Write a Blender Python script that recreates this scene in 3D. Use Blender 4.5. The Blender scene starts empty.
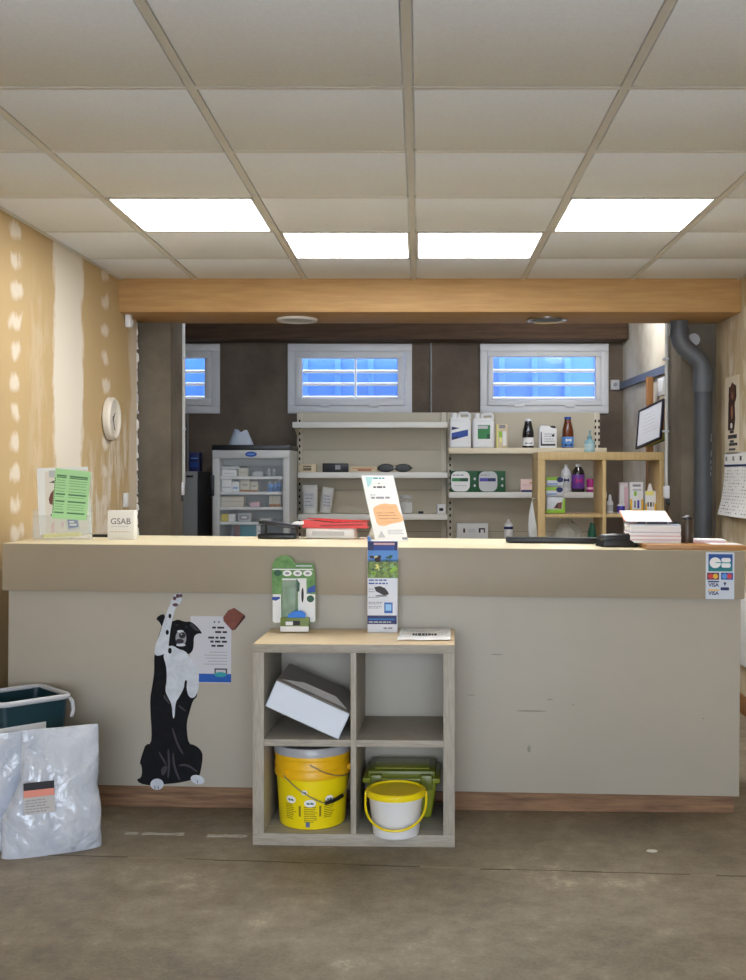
import bpy, bmesh, math, random
from mathutils import Matrix, Vector, noise
random.seed(7)
PI = math.pi
scene = bpy.context.scene
COL = scene.collection

# ------------------------------------------------------------------ camera model (photo frame 746 x 980)
F, CX, CY, CAMH = 1085.0, 420.0, 474.0, 1.31
def wx(px, Y): return (px - CX) * Y / F
def wz(py, Y): return CAMH - (py - CY) * Y / F

# ------------------------------------------------------------------ materials
def lin(c):
    out = []
    for v in c:
        v /= 255.0
        out.append(v / 12.92 if v <= 0.04045 else ((v + 0.055) / 1.055) ** 2.4)
    return tuple(out) + (1.0,)

class NT:
    def __init__(s, mat):
        s.t = mat.node_tree; s.n = s.t.nodes; s.l = s.t.links
    def add(s, kind, **kw):
        n = s.n.new(kind)
        for k, v in kw.items():
            if k in n.inputs: n.inputs[k].default_value = v
            else: setattr(n, k, v)
        return n
    def link(s, a, b): s.l.new(a, b)
    def math(s, op, a, b=None, c=None):
        n = s.n.new('ShaderNodeMath'); n.operation = op
        for i, v in enumerate((a, b, c)):
            if v is None: continue
            if isinstance(v, (int, float)): n.inputs[i].default_value = v
            else: s.l.new(v, n.inputs[i])
        return n.outputs[0]
    def mix(s, fac, a, b):
        n = s.n.new('ShaderNodeMix'); n.data_type = 'RGBA'
        for sock, v in ((n.inputs[0], fac), (n.inputs[6], a), (n.inputs[7], b)):
            if isinstance(v, (int, float, tuple)): sock.default_value = v
            else: s.l.new(v, sock)
        return n.outputs[2]
    def ramp(s, fac, stops):
        n = s.n.new('ShaderNodeValToRGB')
        el = n.color_ramp.elements
        while len(el) < len(stops): el.new(0.5)
        for e, (p, c) in zip(el, stops): e.position = p; e.color = c
        s.l.new(fac, n.inputs[0]); return n.outputs[0]

MATS = {}
def mat(name, rgb, rough=0.5, metal=0.0, var=0.0, vscale=8.0, stretch=None, rgb2=None, bump=0.0, bscale=60.0, alpha=None, trans=0.0, coat=0.0):
    if name in MATS: return MATS[name]
    m = bpy.data.materials.new(name); m.use_nodes = True
    k = NT(m); b = k.n['Principled BSDF']
    b.inputs['Base Color'].default_value = lin(rgb)
    b.inputs['Roughness'].default_value = rough
    b.inputs['Metallic'].default_value = metal
    if coat: b.inputs['Coat Weight'].default_value = coat
    if trans: b.inputs['Transmission Weight'].default_value = trans
    co = None
    if var or rgb2 or bump:
        tc = k.add('ShaderNodeTexCoord'); mp = k.add('ShaderNodeMapping')
        k.link(tc.outputs['Object'], mp.inputs[0]); co = mp.outputs[0]
        if stretch: mp.inputs['Scale'].default_value = stretch
    if var or rgb2:
        nz = k.add('ShaderNodeTexNoise', Scale=vscale, Detail=6.0, Roughness=0.6)
        k.link(co, nz.inputs['Vector'])
        c2 = rgb2 if rgb2 else tuple(max(0, v * (1 - var)) for v in rgb)
        col = k.ramp(nz.outputs['Fac'], [(0.35, lin(rgb)), (0.68, lin(c2))])
        k.link(col, b.inputs['Base Color'])
    if bump:
        nb = k.add('ShaderNodeTexNoise', Scale=bscale, Detail=4.0)
        k.link(co, nb.inputs['Vector'])
        bp = k.add('ShaderNodeBump', Strength=bump, Distance=0.01)
        k.link(nb.outputs['Fac'], bp.inputs['Height']); k.link(bp.outputs[0], b.inputs['Normal'])
    if alpha is not None:   # clear film or glass: light passes, a little gloss stays
        tr = k.add('ShaderNodeBsdfTransparent'); mx = k.add('ShaderNodeMixShader')
        mx.inputs[0].default_value = alpha
        tr.inputs[0].default_value = (1, 1, 1, 1)
        k.link(tr.outputs[0], mx.inputs[1]); k.link(b.outputs[0], mx.inputs[2])
        k.link(mx.outputs[0], k.n['Material Output'].inputs[0])
    MATS[name] = m
    return m

def emit(name, rgb, strength):
    m = bpy.data.materials.new(name); m.use_nodes = True
    b = m.node_tree.nodes['Principled BSDF']
    b.inputs['Base Color'].default_value = lin((240, 240, 240))
    b.inputs['Emission Color'].default_value = rgb + (1.0,)
    b.inputs['Emission Strength'].default_value = strength
    return m

WHITE = mat('white paint', (232, 232, 230), .45)
PAPER = mat('white paper', (240, 240, 240), .8)
PLASTIC = mat('white plastic', (235, 236, 238), .35)
BLACK = mat('black plastic', (18, 18, 20), .4)
DARK = mat('dark print', (40, 40, 48), .7)
GREYP = mat('grey print', (150, 150, 156), .8)
LGREY = mat('light grey', (196, 198, 202), .6)
CREAM = mat('cream laminate', (230, 217, 182), .38, var=.04, vscale=5)
TAUPE = mat('taupe laminate', (166, 154, 134), .5, var=.03, vscale=3)
TAUPE2 = mat('pale taupe laminate', (181, 174, 160), .5, var=.03, vscale=2)
KICK = mat('worn wood kick board', (150, 114, 82), .65, stretch=(2, 20, 26), rgb2=(108, 78, 56), vscale=3, bump=.2)
BOARD = mat('orange wood board', (190, 142, 88), .45, stretch=(2, 16, 16), rgb2=(168, 116, 66), vscale=4)
OAK = mat('grey oak', (178, 171, 158), .55, stretch=(3, 30, 30), rgb2=(154, 146, 133), vscale=5, bump=.05)
OAKV = mat('grey oak upright', (178, 171, 158), .55, stretch=(30, 30, 3), rgb2=(156, 148, 135), vscale=5)
OAKLIT = mat('lit oak top', (226, 204, 166), .4, stretch=(3, 30, 30), rgb2=(210, 186, 146), vscale=4)  # same grey oak, with the light falling on the shelf top put into its colour
BIRCH = mat('pale birch', (214, 186, 132), .5, stretch=(16, 16, 2), rgb2=(200, 170, 116), vscale=4)
PINE = mat('orange beam wood', (196, 156, 102), .6, stretch=(1.2, 14, 14), rgb2=(178, 136, 84), vscale=3, bump=.08)
JOIST = mat('dark brown joist', (98, 74, 56), .8, stretch=(1.2, 14, 14), rgb2=(72, 54, 40), vscale=3, bump=.15)
POSTW = mat('brown stud wood', (166, 116, 66), .7, stretch=(14, 14, 1.5), rgb2=(140, 94, 50), vscale=3)
CONC = mat('grey brown concrete', (122, 113, 98), .9, rgb2=(94, 86, 74), vscale=3, bump=.25, bscale=40)
CONCD = mat('dark concrete', (122, 108, 94), .9, rgb2=(92, 81, 71), vscale=2.2, bump=.3, bscale=30)
METALW = mat('cream shelf metal', (214, 206, 188), .45)
METALP = mat('shelf back metal', (202, 193, 172), .5)
LIPM = mat('white shelf lip', (234, 232, 226), .4)
LIPC = mat('cream shelf lip', (232, 220, 192), .4)
HOLE = mat('slot black', (20, 19, 18), .9)
FRAMEW = mat('white window frame', (226, 228, 232), .4)
PVC = mat('grey pipe', (92, 96, 102), .45, var=.1, vscale=6)
PVCD = mat('dark grey pipe', (74, 77, 82), .5, var=.1, vscale=6)
CHROME = mat('chrome', (210, 210, 210), .18, 1.0)
GLASS = mat('clear glass', (225, 235, 240), .05, alpha=.1)
FILM = mat('clear film', (225, 232, 236), .12, alpha=.2)
BLUE = mat('print blue', (30, 72, 160), .5)
NAVY = mat('print navy', (24, 36, 96), .5)
SKYB = mat('print sky blue', (92, 150, 222), .5)
TEAL = mat('print teal', (26, 150, 160), .5)
GREEN = mat('print green', (44, 132, 72), .5)
DGREEN = mat('print dark green', (22, 84, 50), .5)
LIME = mat('print lime', (150, 200, 60), .5)
LEAF = mat('print foliage', (62, 124, 48), .5, rgb2=(122, 164, 92), vscale=26)
FLOWER = mat('print meadow', (150, 178, 86), .5, rgb2=(44, 62, 30), vscale=60)
MINT = mat('mint card', (176, 226, 168), .8)
MINTD = mat('mint card print', (122, 170, 118), .8)
YEL = mat('yellow plastic', (246, 222, 10), .35)
YELO = mat('amber yellow plastic', (238, 184, 16), .38)
YELP = mat('pale yellow', (238, 232, 140), .6)
ORANGE = mat('print peach', (246, 190, 142), .8)
RED = mat('red plastic', (214, 50, 46), .4)
PINK = mat('print pink', (228, 186, 196), .7)
MAG = mat('magenta', (176, 34, 128), .4)
PURP = mat('purple', (110, 56, 150), .45)
VIOL = mat('violet blue', (70, 60, 170), .4)
AMBER = mat('amber glass', (108, 52, 22), .12, coat=.5)
DGLASS = mat('near black glass', (24, 20, 22), .12, coat=.5)
AQUA = mat('pale aqua gel', (150, 196, 206), .15)
TAN = mat('tan', (206, 160, 116), .6)
BROWN = mat('brown', (120, 70, 58), .7)
BEIGE = mat('beige card', (216, 200, 168), .7)
STEEL = mat('galvanised wire', (176, 172, 160), .35, .9)

# ------------------------------------------------------------------ mesh builder
class MB:
    def __init__(s): s.bm = bmesh.new(); s.mats = []
    def idx(s, m):
        if m not in s.mats: s.mats.append(m)
        return s.mats.index(m)
    def merge(s, t, m, M=None):
        i = s.idx(m)
        for f in t.faces: f.material_index = i
        if M is not None: bmesh.ops.transform(t, matrix=M, verts=t.verts)
        me = bpy.data.meshes.new('tmp'); t.to_mesh(me); s.bm.from_mesh(me)
        bpy.data.meshes.remove(me); t.free(); return s
    def box(s, x0, x1, y0, y1, z0, z1, m, bevel=0.0, M=None, seg=2):
        t = bmesh.new()
        T = Matrix.Translation(((x0 + x1) / 2, (y0 + y1) / 2, (z0 + z1) / 2)) @ Matrix.Diagonal((abs(x1 - x0), abs(y1 - y0), abs(z1 - z0), 1))
        bmesh.ops.create_cube(t, size=1, matrix=T)
        if bevel: bmesh.ops.bevel(t, geom=list(t.edges), offset=bevel, segments=seg, affect='EDGES', profile=.5, clamp_overlap=True)
        return s.merge(t, m, M)
    def prism(s, poly, y0, y1, m, M=None, bevel=0.0):     # outline in x,z pushed along y
        t = bmesh.new()
        a = [t.verts.new((x, y0, z)) for x, z in poly]; b = [t.verts.new((x, y1, z)) for x, z in poly]
        n = len(poly)
        fa = t.faces.new(a); t.faces.new(b[::-1])
        for i in range(n): t.faces.new((a[i], b[i], b[(i + 1) % n], a[(i + 1) % n]))
        bmesh.ops.recalc_face_normals(t, faces=t.faces)
        if bevel: bmesh.ops.bevel(t, geom=list(fa.edges), offset=bevel, segments=2, affect='EDGES', profile=.5, clamp_overlap=True)
        return s.merge(t, m, M)
    def lathe(s, prof, m, seg=28, M=None):
        t = bmesh.new(); rings = []
        for r, z in prof:
            if r < 1e-6: rings.append([t.verts.new((0, 0, z))])
            else: rings.append([t.verts.new((r * math.cos(2 * PI * i / seg), r * math.sin(2 * PI * i / seg), z)) for i in range(seg)])
        for a, b in zip(rings, rings[1:]):
            for i in range(seg):
                j = (i + 1) % seg
                if len(a) == 1 and len(b) == 1: continue
                if len(a) == 1: t.faces.new((a[0], b[i], b[j]))
                elif len(b) == 1: t.faces.new((a[i], a[j], b[0]))
                else: t.faces.new((a[i], a[j], b[j], b[i]))
        if len(rings[0]) > 1: t.faces.new(rings[0])
        if len(rings[-1]) > 1: t.faces.new(rings[-1])
        bmesh.ops.recalc_face_normals(t, faces=t.faces)
        return s.merge(t, m, M)
    def tube(s, pts, r, m, seg=10, M=None):
        pts = [Vector(p) for p in pts]; t = bmesh.new(); rings = []
        up = Vector((0, 0, 1)); last = None
        for i, p in enumerate(pts):
            d = (pts[min(i + 1, len(pts) - 1)] - pts[max(i - 1, 0)]).normalized()
            if last is None:
                a = d.cross(up); a = a if a.length > 1e-4 else d.cross(Vector((1, 0, 0)))
            else: a = last - d * last.dot(d)
            a.normalize(); last = a; b = d.cross(a)
            rr = r[i] if isinstance(r, (list, tuple)) else r
            rings.append([t.verts.new(p + (a * math.cos(2 * PI * k / seg) + b * math.sin(2 * PI * k / seg)) * rr) for k in range(seg)])
        for a, b in zip(rings, rings[1:]):
            for k in range(seg): t.faces.new((a[k], a[(k + 1) % seg], b[(k + 1) % seg], b[k]))
        t.faces.new(rings[0]); t.faces.new(rings[-1])
        bmesh.ops.recalc_face_normals(t, faces=t.faces)
        return s.merge(t, m, M)
    def patch(s, poly, rfun, m, off=.0006, M=None):        # outline in (angle, z) laid on a round body; angle 0 faces -y
        t = bmesh.new()
        def P(a, z): r = rfun(z) + off; return (r * math.sin(a), -r * math.cos(a), z)
        ca = sum(p[0] for p in poly) / len(poly); cz = sum(p[1] for p in poly) / len(poly)
        rings = []
        for k in range(4):
            f = 1 - k / 4.0
            rings.append([t.verts.new(P(ca + (a - ca) * f, cz + (z - cz) * f)) for a, z in poly])
        c = t.verts.new(P(ca, cz)); n = len(poly)
        for a, b in zip(rings, rings[1:]):
            for i in range(n): t.faces.new((a[i], a[(i + 1) % n], b[(i + 1) % n], b[i]))
        for i in range(n): t.faces.new((rings[-1][i], rings[-1][(i + 1) % n], c))
        bmesh.ops.recalc_face_normals(t, faces=t.faces)
        return s.merge(t, m, M)
    def text(s, body, size, m, x, z, y, align='CENTER', M=None, depth=.0006, bold=0.0, sx=1.0):
        cu = bpy.data.curves.new('tmp', 'FONT'); cu.body = body; cu.size = size; cu.align_x = align
        cu.align_y = 'CENTER'; cu.extrude = depth; cu.offset = bold
        ob = bpy.data.objects.new('tmp', cu); COL.objects.link(ob)
        me = bpy.data.meshes.new_from_object(ob.evaluated_get(bpy.context.evaluated_depsgraph_get()))
        t = bmesh.new(); t.from_mesh(me)
        bpy.data.objects.remove(ob); bpy.data.curves.remove(cu); bpy.data.meshes.remove(me)
        T = Matrix.Translation((x, y, z)) @ Matrix.Rotation(PI / 2, 4, 'X') @ Matrix.Diagonal((sx, 1, 1, 1))
        return s.merge(t, m, T if M is None else M @ T)
    def build(s, name, parent=None, loc=(0, 0, 0), rot=(0, 0, 0)):
        me = bpy.data.meshes.new(name)
        for f in s.bm.faces: f.smooth = True
        s.bm.to_mesh(me); s.bm.free()
        for m in s.mats: me.materials.append(m)
        me.set_sharp_from_angle(angle=math.radians(35))
        o = bpy.data.objects.new(name, me); COL.objects.link(o)
        o.location = loc; o.rotation_euler = rot
        if parent: o.parent = parent
        return o

def tag(o, label=None, cat=None, group=None, kind=None):
    if label: o['label'] = label
    if cat: o['category'] = cat
    if group: o['group'] = group
    if kind: o['kind'] = kind
    return o
def thing(name, label, cat, loc=(0, 0, 0), rot=(0, 0, 0), group=None):
    o = bpy.data.objects.new(name, None); COL.objects.link(o)
    o.empty_display_size = .05; o.location = loc; o.rotation_euler = rot
    return tag(o, label, cat, group)
def struct(mb, name, parent=None, loc=(0, 0, 0), rot=(0, 0, 0), label=None, cat=None):
    o = mb.build(name, parent, loc, rot)
    if parent is None: o['kind'] = 'structure'
    return tag(o, label, cat)
def ell(cx, cz, rx, rz, n=24, a=0.0):
    return [(cx + rx * math.cos(t) * math.cos(a) - rz * math.sin(t) * math.sin(a),
             cz + rx * math.cos(t) * math.sin(a) + rz * math.sin(t) * math.cos(a)) for t in (2 * PI * i / n for i in range(n))]
def rect(x0, z0, x1, z1): return [(x0, z0), (x1, z0), (x1, z1), (x0, z1)]
def rrect(x0, z0, x1, z1, r, n=5):
    pts = []
    for cx, cz, a0 in ((x1 - r, z1 - r, 0), (x0 + r, z1 - r, PI / 2), (x0 + r, z0 + r, PI), (x1 - r, z0 + r, 1.5 * PI)):
        for i in range(n + 1): a = a0 + PI / 2 * i / n; pts.append((cx + r * math.cos(a), cz + r * math.sin(a)))
    return pts
def words(mb, x0, x1, z, h, m, y, M=None, align='L', rnd=random):    # one line of unreadably small print
    x = x0; end = x1 - rnd.random() * (x1 - x0) * .25
    sh = (x1 - end) if align == 'R' else 0
    while x < end - h:
        w = min(h * rnd.uniform(1.4, 4.5), end - x)
        mb.prism(rect(x + sh, z - h / 2, x + sh + w, z + h / 2), y - .0004, y, m, M)
        x += w + h * .7

# ------------------------------------------------------------------ the room shell
CEIL = CAMH + 1.08
def wallL(Y): return -1.715 + (Y - 4.0) * .0256
WR = 1.775
YF = -2.6

def plaster_material(name, band, cols, smear, base=(198, 171, 125)):
    """tan board with white filler: a taped joint, rows of filled screw heads, trowel smears"""
    m = bpy.data.materials.new(name); m.use_nodes = True
    k = NT(m); b = k.n['Principled BSDF']; b.inputs['Roughness'].default_value = .85
    tc = k.add('ShaderNodeTexCoord'); sp = k.add('ShaderNodeSeparateXYZ'); k.link(tc.outputs['Object'], sp.inputs[0])
    y, z = sp.outputs['Y'], sp.outputs['Z']
    def nz(scale, st=(1, 1, 1), det=4.0, rgh=.55):
        mp = k.add('ShaderNodeMapping'); mp.inputs['Scale'].default_value = st; k.link(tc.outputs['Object'], mp.inputs[0])
        n = k.add('ShaderNodeTexNoise', Scale=scale, Detail=det, Roughness=rgh); k.link(mp.outputs[0], n.inputs['Vector']); return n.outputs['Fac']
    edge = k.math('MULTIPLY', k.math('SUBTRACT', nz(7, (1, 1.4, .7)), .5), .18)
    fine = k.math('MULTIPLY', k.math('SUBTRACT', nz(30, (1, 1, .35)), .5), .06)
    tot = None
    def soft(d, w):    # 1 inside, 0 outside
        n = k.add('ShaderNodeMapRange'); n.inputs['From Min'].default_value = w; n.inputs['From Max'].default_value = -w
        k.link(d, n.inputs['Value']); return n.outputs['Result']
    for (c, w, s) in band:
        d = k.math('SUBTRACT', k.math('ABSOLUTE', k.math('SUBTRACT', k.math('ADD', y, k.math('ADD', edge, fine)), c)), w)
        q = k.math('MULTIPLY', soft(d, .022), s)
        tot = q if tot is None else k.math('MAXIMUM', tot, q)
    for (c, pitch, off, ry, rz) in cols:
        ring = k.math('DIVIDE', k.math('SUBTRACT', k.math('ADD', y, k.math('MULTIPLY', edge, 1.0)), c), ry)
        fr = k.math('MULTIPLY', k.math('SUBTRACT', k.math('FRACT', k.math('DIVIDE', k.math('ADD', k.math('ADD', z, k.math('MULTIPLY', edge, .55)), off), pitch)), .5), pitch / rz)
        d = k.math('SUBTRACT', k.math('SQRT', k.math('ADD', k.math('MULTIPLY', ring, ring), k.math('MULTIPLY', fr, fr))), 1.0)
        q = k.math('MULTIPLY', soft(k.math('ADD', d, k.math('ADD', k.math('MULTIPLY', fine, 12), k.math('MULTIPLY', edge, 7))), .35), .8)
        tot = k.math('MAXIMUM', tot, q)
    for (c, w, zt, s) in smear:
        st = nz(4, (1, 3.2, 1.0), 5.0, .6)
        g = k.math('MULTIPLY', soft(k.math('SUBTRACT', k.math('ABSOLUTE', k.math('SUBTRACT', y, c)), w), .06), soft(k.math('ADD', k.math('SUBTRACT', z, zt), k.math('MULTIPLY', edge, 2)), .12))
        q = k.math('MULTIPLY', k.math('MULTIPLY', g, soft(k.math('SUBTRACT', .52, st), .06)), s)
        tot = k.math('MAXIMUM', tot, q)
    tone = nz(1.3)
    brd = k.ramp(tone, [(.3, lin(base)), (.7, lin(tuple(v * .95 for v in base)))])
    col = k.mix(tot, brd, lin((228, 220, 205)))
    k.link(col, b.inputs['Base Color'])
    return m

PL = plaster_material('plastered board left', [(5.20, .20, .95), (6.30, .10, .6)],
                      [(4.56, .128, .03, .050, .036), (5.76, .15, .10, .06, .035)],
                      [(5.70, .30, 1.38, .75), (6.05, .28, 1.62, .65), (4.82, .10, 2.1, .22)])
PR = plaster_material('plastered board right', [(6.62, .05, .6)], [(6.2, .26, .02, .05, .07), (5.9, .3, .1, .045, .06)], [(6.15, .25, 2.3, .4), (6.2, .3, 1.0, .3)], base=(200, 180, 144))

mb = MB()
p = [(-.04, YF), (0, YF)]
a0, a1 = wallL(YF), wallL(6.34)
t = bmesh.new()
def quadwall(mb, pa, pb, th, z0, z1, m):    # upright slab from pa to pb, th to its left
    d = Vector((pb[0] - pa[0], pb[1] - pa[1], 0)).normalized(); n = Vector((-d.y, d.x, 0)) * th
    t = bmesh.new(); vs = []
    for q in (Vector((*pa, 0)), Vector((*pb, 0)), Vector((*pb, 0)) + n, Vector((*pa, 0)) + n): vs.append((t.verts.new((q.x, q.y, z0)), t.verts.new((q.x, q.y, z1))))
    for i in range(4):
        a, b = vs[i], vs[(i + 1) % 4]; t.faces.new((a[0], b[0], b[1], a[1]))
    t.faces.new([v[0] for v in vs]); t.faces.new([v[1] for v in vs])
    bmesh.ops.recalc_face_normals(t, faces=t.faces); mb.merge(t, m)
t.free()
mb = MB(); quadwall(mb, (a0, YF), (a1, 6.34), .10, 0, CEIL, PL)
# ragged filler along the far edge
rg = random.Random(3)
zz = .2
while zz < 2.18:
    rr_ = .002 + rg.random() ** 2 * .011; l_ = .008 + rg.random() * .03
    mb.lathe([(0, -l_), (rr_, -l_ * .5), (rr_ * rg.uniform(.5, 1), l_ * .5), (0, l_)], WHITE if rg.random() < .6 else LGREY, 7, Matrix.Translation((a1 + .001, 6.345, zz))); zz += l_ * rg.uniform(1.0, 2.2)
struct(mb, 'wall_left')
mb = MB(); quadwall(mb, (WR, 6.9), (WR, YF), .10, 0, CEIL, PR); struct(mb, 'wall_right')

# floor: worn brown-grey concrete
m = bpy.data.materials.new('worn concrete floor'); m.use_nodes = True
k = NT(m); b = k.n['Principled BSDF']
tc = k.add('ShaderNodeTexCoord')
n1 = k.add('ShaderNodeTexNoise', Scale=1.6, Detail=8.0, Roughness=.65); k.link(tc.outputs['Object'], n1.inputs['Vector'])
n2 = k.add('ShaderNodeTexNoise', Scale=14.0, Detail=8.0, Roughness=.7); k.link(tc.outputs['Object'], n2.inputs['Vector'])
n3 = k.add('ShaderNodeTexNoise', Scale=90.0, Detail=3.0, Roughness=.6); k.link(tc.outputs['Object'], n3.inputs['Vector'])
mix = k.math('ADD', k.math('MULTIPLY', n1.outputs['Fac'], .5), k.math('ADD', k.math('MULTIPLY', n2.outputs['Fac'], .36), k.math('MULTIPLY', n3.outputs['Fac'], .14)))
col = k.ramp(mix, [(.34, lin((92, 83, 69))), (.47, lin((128, 117, 99))), (.56, lin((150, 139, 119))), (.66, lin((196, 184, 160)))])
k.link(col, b.inputs['Base Color'])
rr = k.add('ShaderNodeMapRange'); rr.inputs['To Min'].default_value = .38; rr.inputs['To Max'].default_value = .7
k.link(n2.outputs['Fac'], rr.inputs['Value']); k.link(rr.outputs[0], b.inputs['Roughness'])
bp = k.add('ShaderNodeBump', Strength=.18, Distance=.004); k.link(n2.outputs['Fac'], bp.inputs['Height']); k.link(bp.outputs[0], b.inputs['Normal'])
FLOOR = m
mb = MB(); mb.box(-3.2, 2.2, YF - 1, 9.1, -.08, 0, FLOOR); struct(mb, 'floor')
# sawn joint across the floor in front of the counter
JOINT = mat('floor joint dirt', (104, 95, 80), .9); JOINTL = mat('floor joint filler', (150, 139, 119), .8)
mb = MB()
jp = [(-1.68, 3.76), (-1.0, 3.71), (-.4, 3.655), (.2, 3.60), (.8, 3.555), (1.3, 3.51), (1.77, 3.47)]
for (x0, y0), (x1, y1) in zip(jp, jp[1:]):
    for f in range(6):
        fa, fb = f / 6, (f + 1) / 6
        xa, xb = x0 + (x1 - x0) * fa, x0 + (x1 - x0) * fb; ya, yb = y0 + (y1 - y0) * fa + rg.uniform(-.004, .004), y0 + (y1 - y0) * fb
        th = rg.uniform(.002, .006)
        mb.box(0, math.hypot(xb - xa, yb - ya), -th, th, 0, .0006, JOINT if rg.random() < .75 else JOINTL, M=Matrix.Translation((xa, ya, 0)) @ Matrix.Rotation(math.atan2(yb - ya, xb - xa), 4, 'Z'))
struct(mb, 'trim_1', label='saw-cut joint line across the concrete floor')

# ceiling: mineral tiles on a T-bar grid
TILE = mat('mineral ceiling tile', (234, 239, 247), .9, var=.03, vscale=120, bump=.03, bscale=200)
TBAR = mat('ceiling tee bar', (214, 213, 210), .6)
GX = [-.033 + .605 * i for i in range(-3, 4)]
GY = [3.03 + .6 * i for i in range(-9, 6)]
lights = {(-3 + 1, 2), (1, 2), (-1, 3), (0, 3)}   # (column, row) of the lit panels
xl = [-1.9] + [g for g in GX if -1.9 < g < WR] + [WR]
yl = [YF] + [g for g in GY if YF < g < 6.0] + [6.0]
mb = MB()
LITX = {(-1.243, 4.23), (.572, 4.23), (-.638, 4.83), (-.033, 4.83)}
def is_lit(x, y): return any(abs(x - a) < .02 and abs(y - b_) < .02 for a, b_ in LITX)
for i in range(len(xl) - 1):
    for j in range(len(yl) - 1):
        if is_lit(xl[i], yl[j]): continue
        x0, x1, y0, y1 = xl[i], xl[i + 1], yl[j], yl[j + 1]
        mb.box(x0 + .002, x1 - .002, y0 + .002, y1 - .002, CEIL + .004, CEIL + .02, TILE)
        mb.box(x0 + .016, x1 - .016, y0 + .012, y1 - .012, CEIL - .003, CEIL + .006, TILE, .003)
mb.box(-2.0, WR + .1, YF, 6.46, CEIL + .03, CEIL + .06, TILE)
struct(mb, 'ceiling')
mb = MB()
for x in GX:
    if -1.9 < x < WR: mb.box(x - .012, x + .012, YF, 6.0, CEIL - .004, CEIL + .02, TBAR)
for y in GY:
    if YF < y < 6.0: mb.box(-1.9, WR, y - .009, y + .009, CEIL - .0035, CEIL + .02, TBAR)
struct(mb, 'trim_2', label='white tee bar grid of the suspended ceiling')
mb = MB()
quadwall(mb, (wallL(YF) + .03, YF), (wallL(6.0) + .02, 6.0), .04, CEIL - .006, CEIL + .0, TBAR)
mb.box(WR - .02, WR, YF, 6.0, CEIL - .006, CEIL, TBAR)
struct(mb, 'trim_3', label='edge angle where the ceiling meets the walls')

LED = emit('led diffuser', (.97, .985, 1.0), 12.0)
def led_panel(x, y, label):
    t = thing('ceiling_light', label, 'ceiling light', (x + .3025, y + .3, CEIL), group='square led ceiling panels')
    f = MB(); w, d = .2885, .288
    for (x0, x1, y0, y1) in ((-w, w, -d, -d + .012), (-w, w, d - .012, d), (-w, -w + .012, -d, d), (w - .012, w, -d, d)): f.box(x0, x1, y0, y1, -.004, .02, WHITE)
    f.box(-w, w, -d, d, .012, .022, WHITE)
    f.build('frame', t)
    g = MB(); g.box(-w + .012, w - .012, -d + .012, d - .012, 0, .012, LED); g.build('diffuser', t)
led_panel(-1.243, 4.23, 'large lit ceiling panel nearest the left wall')
led_panel(.572, 4.23, 'large lit ceiling panel on the right, above the card payment sticker')
led_panel(-.638, 4.83, 'lit ceiling panel left of centre, in the row nearest the wooden beam')
led_panel(-.033, 4.83, 'lit ceiling panel right of centre, in the row nearest the wooden beam')

# beam, columns, storage room behind
mb = MB(); mb.box(-1.72, WR, 6.0, 6.46, 2.206, CEIL + .03, PINE, .004); struct(mb, 'beam', label='orange-brown wooden beam spanning above the counter', cat='beam')
mb = MB(); mb.box(-1.95, -1.475, 6.42, 6.75, 0, 2.56, CONC); struct(mb, 'column', label='bare concrete column by the left wall, below the beam', cat='column')
mb = MB(); mb.box(1.566, 1.95, 6.50, 6.85, 0, 2.56, CONC); mb.lathe([(.04, 0), (.036, .012), (0, .012)], LGREY, 9, Matrix.Translation((1.64, 6.502, 2.115)) @ Matrix.Rotation(PI / 2, 4, 'X'))
struct(mb, 'column', label='bare concrete column behind the grey drain pipe', cat='column')
mb = MB(); mb.box(-1.95, -1.70, 6.34, 6.42, 0, 2.4, CONC); struct(mb, 'column', label='narrow concrete return behind the left wall edge', cat='column')

YB = 8.8
wins = [(-2.652, -1.622), (-1.07, -.065), (.487, 1.525)]
WZ0, WZ1 = 1.800, 2.364
mb = MB(); x = -3.1
for (a, c) in wins:
    mb.box(x, a + .03, YB, YB + .22, 0, 2.62, CONCD); mb.box(a + .03, c - .03, YB, YB + .22, 0, WZ0 + .03, CONCD); mb.box(a + .03, c - .03, YB, YB + .22, WZ1 - .03, 2.62, CONCD); x = c - .03
mb.box(x, 1.9, YB, YB + .22, 0, 2.62, CONCD)
struct(mb, 'wall_back')
mb = MB(); quadwall(mb, (-3.0, 6.4), (-3.0, YB), .1, 0, 2.62, CONCD); struct(mb, 'wall_back_left')
mb = MB(); mb.box(-3.05, -1.9, 6.5, 6.6, 0, 2.62, CONCD); struct(mb, 'wall_back_partition')
PW = mat('white stained board', (226, 222, 212), .8, rgb2=(176, 168, 150), vscale=2.2)
mb = MB(); quadwall(mb, (1.645, YB), (1.70, 6.86), .1, 0, 2.62, PW); struct(mb, 'wall_back_right')
mb = MB(); mb.box(-3.1, 1.95, 6.46, 9.02, 2.56, 2.66, CONC); struct(mb, 'ceiling_back')
mb = MB(); mb.box(-3.0, 1.64, 8.55, 8.79, 2.375, 2.56, JOIST, .004); struct(mb, 'trim_4', label='dark brown timber joist above the small windows', cat='joist')

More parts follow.
